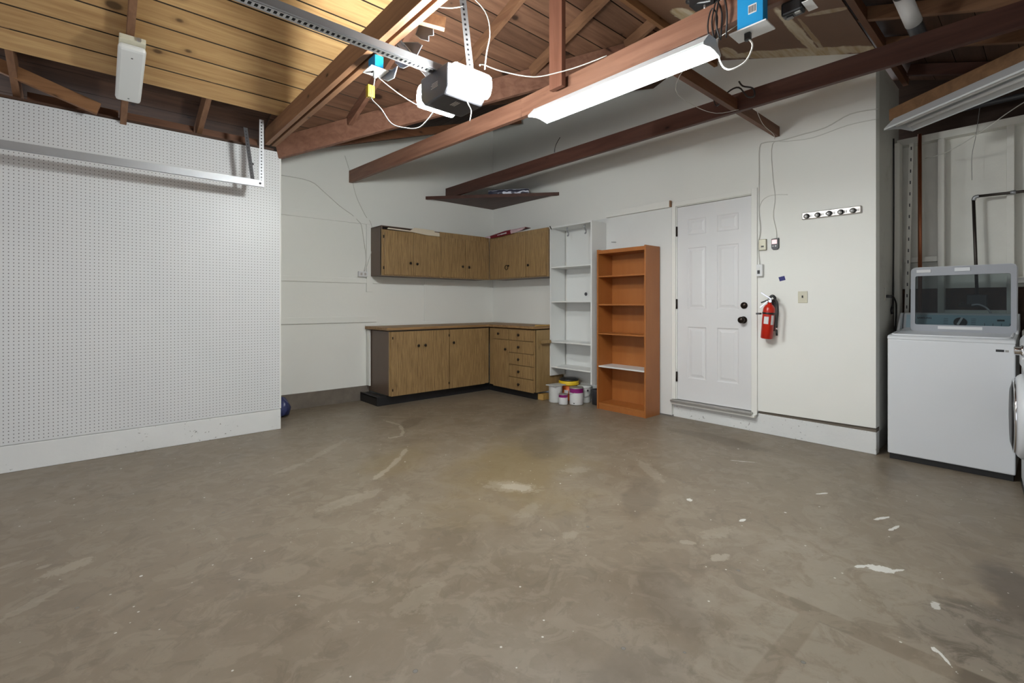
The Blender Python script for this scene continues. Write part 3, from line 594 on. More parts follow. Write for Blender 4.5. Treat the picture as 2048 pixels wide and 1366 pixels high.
# ------------------------------------------------------------------ lit fluorescent
def strip_light(mb_root, P, L, w, zb, zt, lit):
    """P(u,s,z): u along length, s across"""
    hw = w/2
    m = MB()
    sec = [(-.035, zt), (-hw, zb+.012), (-hw, zb), (-hw+.003, zb), (-hw+.003, zb+.010), (-.033, zt-.004), (.033, zt-.004), (hw-.003, zb+.010), (hw-.003, zb), (hw, zb), (hw, zb+.012), (.035, zt)]
    n = len(sec)
    m.add([P(0, *q) for q in sec]+[P(L, *q) for q in sec], [(i, (i+1) % n, n+(i+1) % n, n+i) for i in range(n)]+[tuple(range(n))[::-1], tuple(range(n, 2*n))])
    m.build('housing', 'fixture', mb_root)
    for u0, u1 in ((-.004, 0), (L, L+.004)):
        e = [(-.035, zt+.002), (-hw, zb+.012), (-hw, zb-.002), (-.02, zb+.012), (.02, zb+.012), (hw, zb-.002), (hw, zb+.012), (.035, zt+.002)]; k = len(e)
        MB().add([P(u0, *q) for q in e]+[P(u1, *q) for q in e], [(i, (i+1) % k, k+(i+1) % k, k+i) for i in range(k)]+[tuple(range(k))[::-1], tuple(range(k, 2*k))]).build('end_cap', 'fixture', mb_root)
f1 = thing('fluorescent_light', 'long lit fluorescent shop light under the red-brown joist', 'ceiling light', (2.42, 1.78, 2.50))
P1 = lambda u, s, z: (2.475-.045*u+s, 1.155+u, z)
P1 = lambda u, s, z: (2.375+.04*(1-u/1.25)*.5+s, 1.155+u, z)
strip_light(f1, P1, 1.25, .19, 2.497, 2.568, True)
for s in (-.045, .045):
    m = MB(); m.cyl(P1(.03, s, 2.528), P1(1.22, s, 2.528), .019, 12); m.build('tube', 'tube', f1)
for y in (1.25, 2.35):
    MB().tube([(2.385, y, 2.568), (2.44, y, 2.62), (2.52, y, 2.64)], .003, 5).build('hanging_wire', 'greycable', f1)
f2 = thing('fluorescent_light', 'unlit white fluorescent fixture hanging diagonally over the washer', 'ceiling light', (4.1, .2, 2.5))
D = Vector((-.608, -.797, 0)).normalized(); Q = Vector((D.y, -D.x, 0)); O2 = Vector((4.505, .745, 0))
P2 = lambda u, s, z: tuple(O2+D*u+Q*s+Vector((0, 0, z)))
strip_light(f2, P2, 1.23, .23, 2.485, 2.575, False)
for s in (-.045, .045): MB().cyl(P2(.03, s, 2.512), P2(1.2, s, 2.512), .013, 10).build('tube', 'white_plastic', f2)
for u in (.12, 1.1): MB().tube([P2(u, 0, 2.575), P2(u, -.0, 2.585)], .003, 5, smooth=0).build('hanging_wire', 'greycable', f2)
# small box light under the left rafter
b1 = thing('box_light', 'small white box light with curved cover under the left rafter', 'ceiling light', (.205, 4.22, 2.75))
def sl(x0, x1, y0, y1, d0, d1, mb): return mb.hexa([(x0, y0, zM(y0)-d1), (x1, y0, zM(y0)-d1), (x1, y1, zM(y1)-d1), (x0, y1, zM(y1)-d1)], [(x0, y0, zM(y0)-d0), (x1, y0, zM(y0)-d0), (x1, y1, zM(y1)-d0), (x0, y1, zM(y1)-d0)])
sl(.135, .272, 3.94, 4.485, .092, .125, MB()).build('base_box', 'almond', b1, .004)
sl(.13, .277, 3.965, 4.485, .125, .165, MB()).build('diffuser', 'whitelam', b1, .018)
for y in (4.04, 4.44): MB().lathe([(.006, 0), (.005, .003)], (.205, y, zM(y)-.1655), (0, 0, -1), 8).build('screw', 'darkgrey', b1)
MB().cyl((.235, 3.94, zM(3.94)-.11), (.235, 3.925, zM(3.94)-.11), .012, 10).build('conduit_knockout', 'tin', b1)
# ------------------------------------------------------------------ cabinets
def knob(pos, ax, parent, r=.0165, nm='knob', mat='bronze'):
    return MB().lathe([(r*.5, 0), (r*.45, .01), (r, .014), (r*1.02, .02), (r*.6, .027), (0, .028)], pos, ax, 14).build(nm, mat, parent)
CG = 'wood-grain wall cabinets'
def door_y(root, x0, x1, z0, z1, yf, kx, kz, th=.018):      # door facing -y
    d = MB().box(x0, x1, yf-th, yf, z0, z1).build('door', 'walnut', root, .0015)
    if kx: knob((kx, yf-th, kz), (0, -1, 0), d)
    return d
def door_x(root, y0, y1, z0, z1, xf, ky, kz, nm='door', th=.018):
    d = MB().box(xf-th, xf, y0, y1, z0, z1).build(nm, 'walnut', root, .0015)
    if ky: knob((xf-th, ky, kz), (-1, 0, 0), d)
    return d
c = thing('wall_cabinet', 'leftmost striped wood wall cabinet with dark side and missing top rail', 'cabinet', (3.06, 5.69, 1.545), CG)
MB().box(2.64, 2.655, 5.38, 5.687, 1.545, 2.15).build('side_panel', 'cabside', c)
MB().box(2.655, 3.465, 5.40, 5.687, 1.545, 2.10).build('carcass', 'cabside', c)
MB().box(2.64, 3.467, 5.372, 5.40, 1.545, 2.105).build('face_frame', 'walnut', c, .001)
MB().box(2.64, 3.467, 5.375, 5.687, 2.142, 2.153).build('top_panel', 'cabside', c)
door_y(c, 2.672, 3.066, 1.557, 2.095, 5.372, 3.02, 1.71); door_y(c, 3.072, 3.46, 1.557, 2.085, 5.372, 3.115, 1.705)
for z in (1.62, 2.0): MB().box(2.660, 2.668, 5.352, 5.372, z, z+.035).build('hinge', 'bronze', c)
c = thing('wall_cabinet', 'middle striped wood wall cabinet touching the room corner', 'cabinet', (3.9, 5.69, 1.545), CG)
MB().box(3.475, 4.30, 5.40, 5.687, 1.545, 2.15).build('carcass', 'cabside', c)
MB().box(3.473, 4.312, 5.372, 5.40, 1.545, 2.155).build('face_frame', 'walnut', c, .001)
door_y(c, 3.485, 3.875, 1.557, 2.085, 5.372, 3.825, 1.71); door_y(c, 3.881, 4.285, 1.557, 2.085, 5.372, 3.93, 1.705)
c = thing('wall_cabinet', 'right striped wood wall cabinet on the door wall with ring pull', 'cabinet', (4.64, 4.75, 1.545), CG)
MB().box(4.345, 4.637, 4.203, 5.37, 1.545, 2.15).build('carcass', 'cabside', c)
MB().box(4.318, 4.345, 4.200, 5.371, 1.545, 2.165).build('face_frame', 'walnut', c, .001)
dd = door_x(c, 4.60, 5.335, 1.557, 2.10, 4.318, None, 0)
MB().tube([(4.290, 4.966+.032*math.cos(a*math.pi/6), 1.70+.032*math.sin(a*math.pi/6)) for a in range(13)], .0045, 6, smooth=0).cyl((4.300, 4.93, 1.722), (4.288, 4.93, 1.722), .012, 8).build('ring_pull', 'bronze', dd)
door_x(c, 4.212, 4.592, 1.557, 2.10, 4.318, 4.53, 1.705)
MB().tube([(4.32, 4.16, 2.165), (4.31, 4.152, 2.17), (4.315, 4.145, 2.15), (4.33, 4.15, 2.135)], .006, 6).build('hook', 'bronze', c)
MB().box(2.64, 4.315, 5.38, 5.687, 1.537, 1.5445)
# strip of cream foam and printed sheet on top
m = MB()
m.prism([(2.70, 2.113), (3.05, 2.107), (3.25, 2.088), (3.455, 2.088), (3.455, 2.135), (3.38, 2.138), (3.36, 2.16), (3.08, 2.165), (3.02, 2.125), (2.72, 2.128)], 'y', 5.348, 5.353)
one(m, 'paper_strip', 'foam', 'cream paper strip hanging over the top of the leftmost wall cabinet', 'paper')
m = MB(); pts = []
path_ = [(4.22, 5.33, 2.150), (4.275, 5.29, 2.158), (4.285, 5.14, 2.172), (4.285, 4.98, 2.187), (4.285, 4.86, 2.19), (4.29, 4.74, 2.195), (4.30, 4.66, 2.205), (4.31, 4.60, 2.212)]
hs = [.012, .032, .048, .052, .05, .038, .030, .012]
vs = []; fs = []
for i, ((x, y, z), h) in enumerate(zip(path_, hs)):
    wv = .006*math.sin(i*2.3)
    vs += [(x-.004+wv, y, z-h*.75), (x-.018+wv, y, z-h*.1), (x-.008, y, z+h*.35), (x+.035, y, z+h*.30), (x+.10, y+.01, z+.004), (x+.10, y+.01, z-.002), (x+.03, y, z-.0), (x+.004+wv, y, z-h*.72)]
for i in range(len(path_)-1):
    for k in range(8): fs.append((i*8+k, i*8+(k+1) % 8, i*8+8+(k+1) % 8, i*8+8+k))
fs += [tuple(range(8)), tuple(range(len(vs)-8, len(vs)))]
bag = thing('paper_bag', 'crumpled maroon and pink printed bag on the corner wall cabinet', 'bag', (4.28, 4.95, 2.15))
m = MB(); m.add(vs, fs, 0); 
for i in range(len(m.mi)): m.mi[i] = 1 if (i//8 in (0, 4, 5, 6)) else 0
m.build('bag_body', ['maroon', 'pinkpaper'], bag)
m = MB(); rnd = random.Random(3)
yy = 5.13
for k in range(12):
    h = rnd.uniform(.010, .016); w_ = rnd.uniform(.006, .011); zc = 2.160+(5.13-yy)*.07
    m.hexa([(4.262, yy, zc-h/2), (4.262, yy-w_*.45, zc-h/2), (4.262, yy-w_*.45, zc+h/2), (4.262, yy, zc+h/2)], [(4.28, yy, zc-h/2), (4.28, yy-w_*.45, zc-h/2), (4.28, yy-w_*.45, zc+h/2), (4.28, yy, zc+h/2)])
    m.hexa([(4.262, yy, zc+h*.1), (4.262, yy-w_, zc+h*.1), (4.262, yy-w_, zc+h/2), (4.262, yy, zc+h/2)], [(4.28, yy, zc+h*.1), (4.28, yy-w_, zc+h*.1), (4.28, yy-w_, zc+h/2), (4.28, yy, zc+h/2)])
    yy -= w_+.008
m.build('white_lettering', 'label', bag)
# base cabinets
c = thing('base_cabinet', 'long striped wood base cabinet with three doors on the back wall', 'cabinet', (3.3, 5.69, 0), 'wood-grain base cabinets')
MB().box(2.615, 2.632, 5.12, 5.687, .115, .872).build('side_panel', 'cabside', c, .001)
MB().box(2.632, 4.095, 5.14, 5.685, .115, .872).build('carcass', 'cabside', c)
MB().box(2.613, 4.10, 5.118, 5.139, .115, .872).build('face_frame', 'walnut', c, .001)
m = MB().box(2.50, 4.17, 5.195, 5.215, 0, .108).box(2.50, 2.52, 5.216, 5.665, 0, .108).box(2.50, 2.60, 5.21, 5.66, .085, .10); m.build('toe_kick', 'blackpaint', c, .003)
door_y(c, 2.628, 3.032, .112, .868, 5.118, 2.985, .69); door_y(c, 3.034, 3.438, .112, .868, 5.118, 3.08, .69); door_y(c, 3.446, 4.02, .112, .868, 5.118, 3.50, .70)
for x in (2.64, 3.43): 
    for z in (.17, .78): MB().box(x, x+.012, 5.095, 5.10, z, z+.03).build('hinge', 'bronze', c)
c = thing('base_cabinet', 'striped wood base cabinet with six drawers beside the paint cans', 'cabinet', (4.4, 4.6, 0), 'wood-grain base cabinets')
MB().box(4.14, 4.60, 4.217, 5.117, .115, .872).build('carcass', 'cabside', c)
MB().box(4.118, 4.139, 4.205, 5.117, .10, .872).build('face_frame', 'walnut', c, .001)
MB().box(4.118, 4.60, 4.201, 4.216, .10, .872).build('end_panel', 'plyend', c, .001)
MB().box(4.17, 4.19, 4.25, 5.19, 0, .098).build('toe_kick', 'blackpaint', c, .002)
door_x(c, 4.705, 5.02, .73, .862, 4.118, 4.90, .80, 'drawer'); door_x(c, 4.24, 4.695, .73, .862, 4.118, 4.50, .80, 'drawer')
door_x(c, 4.705, 5.02, .09, .722, 4.118, 4.755, .60)
for z0, z1 in ((.57, .722), (.415, .562), (.255, .407), (.09, .247)): door_x(c, 4.24, 4.695, z0, z1, 4.118, 4.50, (z0+z1)/2, 'drawer')
one(MB().box(4.19, 4.31, 4.165, 4.25, .001, .075), 'wood_block', 'yelwood', 'short yellow wood offcut under the right base cabinet end', 'wood block', None, .004)
wh = thing('towel_holder', 'small wooden peg bracket on the right base cabinet end panel', 'bracket', (4.40, 4.18, .70))
MB().box(4.17, 4.33, 4.150, 4.172, .705, .745).build('rail', 'plyend', wh, .004)
MB().box(4.185, 4.205, 4.172, 4.2005, .71, .735).build('spacer', 'plyend', wh)
MB().box(4.295, 4.315, 4.172, 4.2005, .71, .735).build('spacer', 'plyend', wh)
wt = thing('worktop', 'worn wooden L-shaped worktop along both walls of the corner', 'worktop', (3.8, 5.3, .88))
MB().prism([(2.57, 5.686), (2.57, 5.085), (4.085, 5.085), (4.085, 4.205), (4.637, 4.205), (4.637, 5.686)], 'z', .885, .918).build('top', 'worktop', wt, .004)
MB().box(2.60, 4.09, 5.105, 5.12, .873, .884).build('shadow_strip', 'blackpaint', wt)
MB().box(4.12, 4.637, 4.20, 4.235, .919, .935).build('end_batten', 'yelwood', wt, .003)
MB().box(2.57, 4.62, 5.660, 5.681, .919, .937).box(4.615, 4.637, 4.24, 5.659, .919, .937).build('back_lip', 'trimwhite', wt)
# ------------------------------------------------------------------ corner shelf and roll
cs = thing('corner_shelf', 'dark brown triangular shelf high in the room corner', 'shelf', (4.3, 5.4, 2.64))
MB().prism([(3.50, 5.686), (4.636, 5.686), (4.636, 4.36)], 'z', 2.648, 2.662).build('board', 'beamdark', cs)
MB().hexa([(3.445, 5.686, 2.633), (3.475, 5.686, 2.633), (4.636, 4.335, 2.633), (4.636, 4.30, 2.633)], [(3.445, 5.686, 2.676), (3.475, 5.686, 2.676), (4.636, 4.335, 2.676), (4.636, 4.30, 2.676)]).build('front_rail', 'beamdark', cs)
rl = MB(); n1 = Vector((.754, .657, 0)); dr = Vector((1.195, -1.386, 0)).normalized(); A0 = Vector((3.45, 5.686, 0))
a_ = A0+dr*.86+n1*.085+Vector((0, 0, 2.712)); b_ = A0+dr*1.42+n1*.085+Vector((0, 0, 2.712))
rl.lathe([(.02, 0), (.044, .004), (.048, .1), (.046, .3), (.048, .5), (.044, .556), (.02, .56)], a_, b_-a_, 16)
one(rl, 'fabric_roll', 'stripes', 'dark blue and white striped roll lying on the corner shelf', 'fabric roll')
one(MB().box(4.0, 4.06, 5.32, 5.38, 2.663, 2.72).cyl((3.80, 5.60, 2.69), (4.06, 5.33, 2.69), .025, 12), 'paper_roll', 'label', 'white paper roll on the corner shelf behind the striped roll', 'paper roll')
# ------------------------------------------------------------------ white shelving
sh = thing('shelving_unit', 'tall white open shelving unit hung between cabinets and bookcase', 'shelving unit', (4.5, 3.87, .29))
MB().box(4.35, 4.620, 4.177, 4.196, .29, 2.165).build('side_panel', 'whitelam', sh, .001)
MB().box(4.35, 4.620, 3.52, 3.54, .255, 2.165).build('side_panel', 'whitelam', sh, .001)
for z in (1.655, 1.225, .72, .405): MB().box(4.355, 4.620, 3.541, 4.174, z-.009, z+.009).build('shelf', 'whitelam', sh, .001)
MB().box(4.35, 4.620, 3.541, 4.174, 2.147, 2.165).build('top_panel', 'whitelam', sh, .001)
for y in (3.98, 3.70): MB().tube([(4.44, y, 2.145), (4.43, y, 2.12), (4.46, y, 2.08), (4.455, y, 2.05), (4.44, y, 2.045)], .009, 8).build('metal_clip', 'galv', sh)
MB().lathe([(.022, 0), (.022, .002)], (4.618, 3.83, 1.32), (-1, 0, 0), 14).build('cable_hole', 'darkgrey', sh)
# white wall panel with ledge behind the shelving and bookcase
one(MB().box(4.622, 4.638, 2.662, 4.15, .015, 2.22), 'wall_panel', 'whitelam', 'thin white wall panel behind shelving and bookcase', 'panel')
lg = thing('wall_ledge', 'long white ledge board above the bookcase with raw wood end', 'ledge', (4.61, 3.1, 2.22))
MB().box(4.585, 4.620, 2.672, 3.50, 2.222, 2.292).build('board', 'trimwhite', lg, .001)
MB().box(4.587, 4.618, 2.660, 2.671, 2.224, 2.290).build('raw_end', 'beamtan', lg)
one(MB().bar((4.618, 3.44, 1.93), (4.60, 3.37, 1.92), .01, .006), 'metal_hook', 'galv', 'small metal hook on the white panel above the bookcase', 'hook')
# ------------------------------------------------------------------ cherry bookcase
bk = thing('bookcase', 'tall cherry-coloured bookcase with five openings below its top', 'bookcase', (4.47, 3.11, 0))
Y0, Y1, X0, X1 = 2.795, 3.435, 4.335, 4.605
MB().box(X0, X1, Y1-.018, Y1, 0, 1.815).build('side_panel', 'cherry', bk, .001)
MB().box(X0, X1, Y0, Y0+.018, 0, 1.815).build('side_panel', 'cherry', bk, .001)
MB().box(X1-.008, X1-.002, Y0+.019, Y1-.019, .05, 1.80).build('back_panel', 'cherry', bk)
MB().box(X0+.004, X1-.009, Y0+.019, Y1-.019, 1.765, 1.805).build('top_panel', 'cherry', bk, .001)
MB().box(X0+.01, X1-.009, Y0+.019, Y1-.019, .055, .073).box(X0+.012, X0+.028, Y0+.019, Y1-.019, 0, .054).build('plinth_shelf', 'cherry', bk, .001)
for z in (1.515, 1.195, .866):
    MB().box(X0+.008, X1-.009, Y0+.019, Y1-.019, z-.016, z).build('shelf', 'cherry', bk, .001)
o = MB().box(X0+.008, X1-.009, Y0+.019, Y1-.019, .478, .494).build('shelf', 'whitelam', bk, .001); o['label'] = 'white shelf'
m = MB()
for z in range(28):
    for x in (X0+.035, X1-.05):
        zz = .16+z*.055
        if min(abs(zz-q) for q in (1.515, 1.195, .866, .49, 1.76)) > .05: m.lathe([(.0028, 0), (.0028, .0006)], (x, Y1-.0185, zz), (0, -1, 0), 6)
m.build('peg_holes', 'yelwood', bk)
# ------------------------------------------------------------------ paint cans and buckets
def can(x, y, r, h, name, label, cat, mis, mats, group=None, lid=True, bail=None):
    t = thing(name, label, cat, (x, y, 0), group)
    MB().lathe([(r*.97, .0), (r, .006), (r, h*.70), (r, h*.94), (r*1.02, h*.96), (r*1.02, h), (r*.9, h), (r*.88, h-.006)], (x, y, .001), (0, 0, 1), 28, mis=mis).build('body', mats, t)
    if lid: MB().lathe([(r*.86, h-.008), (r*.84, h-.002), (r*.7, h-.004), (0, h-.004)], (x, y, 0), (0, 0, 1), 24).build('lid', 'tin', t)
    m = MB()
    for s in (1,):
        e = Vector((-.66, .75, 0))*s
    return t
c1 = can(4.217, 3.845, .054, .125, 'paint_can', 'small quart paint can with purple band and white label', 'paint can', [0, 1, 2, 3, 3, 3, 3], ['tin', 'label', 'purple', 'tin'], 'paint cans beside the base cabinet')
MB().add([(4.165, 3.870, .018), (4.172, 3.878, .018), (4.172, 3.878, .026), (4.165, 3.870, .026)], [(0, 1, 2, 3)]).build('print', 'black', c1)
c2 = can(4.340, 3.745, .083, .205, 'paint_can', 'gallon paint can with broad purple band, larger of the two', 'paint can', [0, 1, 2, 3, 3, 3, 3], ['tin', 'label', 'purple', 'tin'], 'paint cans beside the base cabinet')
MB().add([(4.258, 3.722, .02), (4.262, 3.705, .02), (4.262, 3.705, .03), (4.258, 3.722, .03)], [(0, 1, 2, 3)]).build('print', 'black', c2)
MB().tube([(4.29, 3.815, .15), (4.265, 3.79, .125), (4.255, 3.75, .135), (4.262, 3.70, .15)], .002, 5).lathe([(.012, 0), (.009, .006)], (4.292, 3.812, .15), (-.6, .8, 0), 10).build('wire_handle', 'tin', c2)
tb = thing('plastic_container', 'tall white square container left of the purple paint cans', 'container', (4.255, 4.0, 0))
m = MB(); m.lathe([(.075, 0), (.082, .01), (.083, .19), (.086, .195), (.086, .205)], (4.255, 4.005, .001), (0, 0, 1), 28); m.build('body', 'whitelam', tb)
MB().box(4.205, 4.21, 3.945, 3.952, .13, .20).build('scratch', 'darkgrey', tb)
one(MB().prism([(4.14, 4.06), (4.165, 3.925), (4.325, 3.90), (4.335, 4.04)], 'z', .2075, .219), 'tile_piece', 'greystone', 'loose grey tile lying on top of the tall white container', 'tile', None, .001)
yb = thing('bucket', 'orange and yellow bucket with black lid behind the paint cans', 'bucket', (4.475, 3.985, 0))
MB().lathe([(.085, 0), (.10, .01), (.112, .19)], (4.475, 3.985, .001), (0, 0, 1), 30).build('body', 'orange', yb)
MB().lathe([(.113, .190), (.128, .195), (.130, .212), (.124, .218), (.128, .225), (.127, .24), (.115, .245)], (4.475, 3.985, .001), (0, 0, 1), 30).build('rim', 'yellow', yb)
MB().lathe([(.11, .240), (.118, .247), (.118, .262), (.095, .272), (.05, .276), (0, .276)], (4.475, 3.985, .001), (0, 0, 1), 30).build('lid', 'black', yb)
MB().box(4.362, 4.368, 3.90, 3.96, .10, .14).build('label_sticker', 'label', yb)
pl = thing('bucket', 'white plastic pail with wire handle right of the paint cans', 'bucket', (4.52, 3.76, 0))
MB().lathe([(.068, 0), (.072, .01), (.083, .15), (.087, .155), (.083, .162), (.087, .17), (.087, .185), (.09, .188), (.09, .198), (.02, .20), (0, .20)], (4.515, 3.765, .001), (0, 0, 1), 30).build('body', 'whitelam', pl)
MB().tube([(4.515+.09*math.cos(a), 3.765+.09*math.sin(a), .155-.075*math.sin((a-2.3)/3.0*math.pi)) for a in [2.3+k*3.0/10 for k in range(11)]], .003, 6).build('handle', 'galv', pl)
MB().lathe([(.012, 0), (.012, .006)], (4.475, 3.685, .155), (-.45, -.9, 0), 10).build('handle_socket', 'darkgrey', pl)
m = MB(); m.lathe([(.068, 0), (.078, .17), (.082, .175), (.072, .175), (.06, .02), (0, .02)], (4.53, 3.575, .001), (0, 0, 1), 26)
one(m, 'waste_bin', 'darkgrey', 'dark grey bin tucked between white pail and bookcase', 'bin')
# crumpled blue bag behind pegboard end
m = MB(); rnd = random.Random(5)
m.lathe([(.02, 0), (.09, .02), (.11, .08), (.085, .15), (.05, .19), (0, .21)], (1.50, 5.42, .001), (0, 0, 1), 18)
for v in m.v: v.x += rnd.uniform(-.014, .014); v.y += rnd.uniform(-.02, .02); v.z = max(.001, v.z+rnd.uniform(-.012, .012))
M['navy'] = plain('navy_plastic', (.03, .04, .13), .3, 0, .8, .5, 30)
one(m, 'plastic_bag', 'navy', 'crumpled dark blue bag on the floor behind the pegboard end', 'bag')
# ------------------------------------------------------------------ door
d = sroot('door_1', (XR, 2.235, .18))
def door_panel():
    mb = MB(); y0, y1, z0, z1 = 1.862, 2.612, .192, 2.214; xf = XR+.012
    cols = [(2.300, 2.498), (1.978, 2.190)]; rows = [(.425, .958), (1.142, 1.778), (1.91, 2.075)]
    ys = sorted({y0, y1, *[v for c_ in cols for v in c_]}); zs = sorted({z0, z1, *[v for r in rows for v in r]})
    for i in range(len(ys)-1):
        for j in range(len(zs)-1):
            a, b, c_, e = ys[i], ys[i+1], zs[j], zs[j+1]
            if (a, b) in cols and (c_, e) in rows:
                rings = [(0, 0), (.010, .007), (.022, .007), (.045, .001)]
                pr = None
                for ins, dp in rings:
                    q = [(xf+dp, a+ins, c_+ins), (xf+dp, b-ins, c_+ins), (xf+dp, b-ins, e-ins), (xf+dp, a+ins, e-ins)]
                    if pr:
                        for k in range(4): mb.add([pr[k], pr[(k+1) % 4], q[(k+1) % 4], q[k]], [(0, 1, 2, 3)])
                    pr = q
                mb.add(pr, [(0, 1, 2, 3)])
            else: mb.add([(xf, a, c_), (xf, b, c_), (xf, b, e), (xf, a, e)], [(0, 1, 2, 3)])
    mb.add([(xf, y0, z0), (xf, y1, z0), (xf+.04, y1, z0), (xf+.04, y0, z0), (xf, y0, z1), (xf, y1, z1), (xf+.04, y1, z1), (xf+.04, y0, z1)],
           [(0, 1, 2, 3), (4, 5, 6, 7), (2, 3, 7, 6), (0, 3, 7, 4), (1, 2, 6, 5)])
    return mb
slab = door_panel().build('door_panel', 'doorwhite', d)
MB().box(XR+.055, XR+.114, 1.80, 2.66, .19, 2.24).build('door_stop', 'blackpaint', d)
MB().lathe([(.034, 0), (.034, .006), (.016, .01), (.014, .035), (.029, .045), (.031, .062), (.022, .074), (0, .076)], (XR+.012, 1.932, 1.043), (-1, 0, 0), 24).build('door_handle', 'bronze', slab)
MB().lathe([(.032, 0), (.032, .008), (.028, .018), (0, .02)], (XR+.012, 1.926, 1.181), (-1, 0, 0), 24).build('deadbolt', 'bronze', slab)
for z in (1.96, 1.195, .43): MB().box(XR-.006, XR+.006, 2.608, 2.622, z-.05, z+.05).cyl((XR-.004, 2.615, z-.052), (XR-.004, 2.615, z+.052), .006, 8).build('hinge', 'bronze', d)
m = MB()
m.box(XR-.014, XR-.0005, 2.622, 2.668, .19, 2.275); m.box(XR-.014, XR-.0005, 1.80, 1.852, .165, 2.275); m.box(XR-.014, XR-.0005, 1.852, 2.622, 2.226, 2.275)
m.box(XR+.0005, XR+.05, 2.613, 2.654, .19, 2.224); m.box(XR+.0005, XR+.05, 1.816, 1.856, .19, 2.224); m.box(XR+.0005, XR+.05, 1.857, 2.612, 2.219, 2.2245)
m.build('casing', 'trimwhite', d, .002)
MB().box(XR-.07, XR+.05, 1.835, 2.655, .167, .187).build('threshold', 'alu', d, .003)
MB().box(XR-.045, XR+.0, 1.81, 2.66, .140, .166).build('sill', 'trimwhite', d, .004)
# ------------------------------------------------------------------ right wall fittings
ex = thing('fire_extinguisher', 'red fire extinguisher hung on the wall right of the door', 'fire extinguisher', (4.57, 1.68, .88))
ax = Vector((0, -.085, 1)).normalized(); base = Vector((4.565, 1.695, .882))
MB().lathe([(.040, 0), (.049, .006), (.050, .245), (.047, .275), (.034, .300), (.018, .312), (.016, .325)], base, ax, 28).build('cylinder', 'red', ex)
lb = MB()
for a0, a1, h0, h1 in ((2.75, 3.55, .135, .20), (3.95, 4.5, .13, .215)):
    e1 = Vector((1, 0, 0)); e2 = ax.cross(e1).normalized(); vv = []; K = 6
    for i in range(K+1):
        a = a0+(a1-a0)*i/K; dirn = e1*math.cos(a)-e2*math.sin(a)*-1
        for h in (h0, h1): vv.append(base+ax*h+dirn*.0508)
    lb.add(vv, [(2*i, 2*i+2, 2*i+3, 2*i+1) for i in range(K)])
lb.build('label_sticker', 'label', ex)
MB().lathe([(.0515, .222), (.0525, .224), (.0525, .236), (.0515, .238)], base, ax, 28).build('bracket_strap', 'black', ex)
MB().box(4.51, 4.56, 1.735, 1.765, 1.100, 1.115).box(4.60, 4.636, 1.64, 1.70, .95, 1.22).build('wall_bracket', 'darkgrey', ex)
top = base+ax*.325
MB().cyl(top, top+ax*.03, .017, 14).lathe([(.013, 0), (.013, .012)], top+Vector((-.018, -.01, .015)), (-1, -.3, 0), 14).build('valve', 'chrome', ex)
MB().bar(top+Vector((-.012, -.02, .030)), top+Vector((-.03, .062, .092)), .020, .013).bar(top+Vector((-.012, .012, .016)), top+Vector((-.03, .072, -.045)), .018, .013).build('lever', 'chrome', ex, .001)
MB().tube([top+Vector((0, .01, .035)), top+Vector((.005, -.02, .062)), top+Vector((.01, -.04, .04)), top+Vector((.005, -.03, .01))], .012, 8).bar(top+Vector((0, .0, .03)), top+Vector((-.01, .07, .0)), .01, .012).build('grip', 'black', ex)
MB().tube([top+Vector((-.005, -.015, .012)), (4.545, 1.618, 1.232), (4.535, 1.595, 1.20), (4.535, 1.590, 1.13), (4.535, 1.597, 1.05), (4.535, 1.600, .985)], .0085, 10).build('hose', 'blackcable', ex)
MB().cyl((4.535, 1.600, .985), (4.535, 1.600, .965), .010, 10, 0).cyl((4.535, 1.600, .965), (4.535, 1.598, .915), .009, 10, 1).build('nozzle', ['chrome', 'black'], ex)
# thermostat-like plate, opener wall button, control switch
u = thing('control_plate', 'beige metal control plate with dark slot beside the door', 'control plate', (4.63, 1.75, 1.69))
MB().box(4.618, 4.639, 1.718, 1.784, 1.688, 1.79).build('plate', 'khaki', u, .004)
MB().box(4.6165, 4.6179, 1.738, 1.762, 1.715, 1.73).build('slot', 'black', u)
MB().lathe([(.005, 0), (.004, .003)], (4.618, 1.77, 1.70), (-1, 0, 0), 8).build('button', 'label', u)
u = thing('opener_wall_button', 'dark grey opener wall button with pink lit display', 'wall button', (4.63, 1.64, 1.68))
MB().prism([(1.613, 1.70), (1.625, 1.685), (1.662, 1.685), (1.676, 1.70), (1.676, 1.785), (1.613, 1.79)], 'x', 4.622, 4.639).build('body', 'darkgrey', u, .004)
MB().box(4.6205, 4.6218, 1.628, 1.670, 1.737, 1.775).build('display', 'pinkglow', u)
MB().lathe([(.0075, 0), (.006, .004)], (4.622, 1.638, 1.718), (-1, 0, 0), 12).lathe([(.006, 0), (.005, .004)], (4.622, 1.66, 1.718), (-1, 0, 0), 12).build('push_button', 'label', u)
u = thing('timer_switch', 'white switch box with small black rocker by the door casing', 'switch', (4.63, 1.78, 1.44))
MB().box(4.60, 4.639, 1.745, 1.798, 1.450, 1.56).build('box', 'white_plastic', u, .003)
MB().box(4.5975, 4.5999, 1.765, 1.787, 1.472, 1.505).build('rocker', 'black', u)
MB().box(4.5975, 4.5999, 1.765, 1.787, 1.508, 1.535).build('dial', 'whitelam', u)
one(MB().prism([(1.621, 1.435), (1.572, 1.446), (1.562, 1.409), (1.610, 1.398)], 'x', 4.6385, 4.6395), 'masking_tape', 'tape', 'small scrap of dark blue tape stuck on the wall', 'tape')
u = thing('light_switch', 'almond toggle light switch right of the fire extinguisher', 'light switch', (4.63, 1.425, 1.2))
MB().box(4.633, 4.6395, 1.388, 1.462, 1.203, 1.305).build('plate', 'almond', u, .003)
MB().box(4.624, 4.633, 1.420, 1.430, 1.248, 1.268).build('toggle', 'black', u, .001)
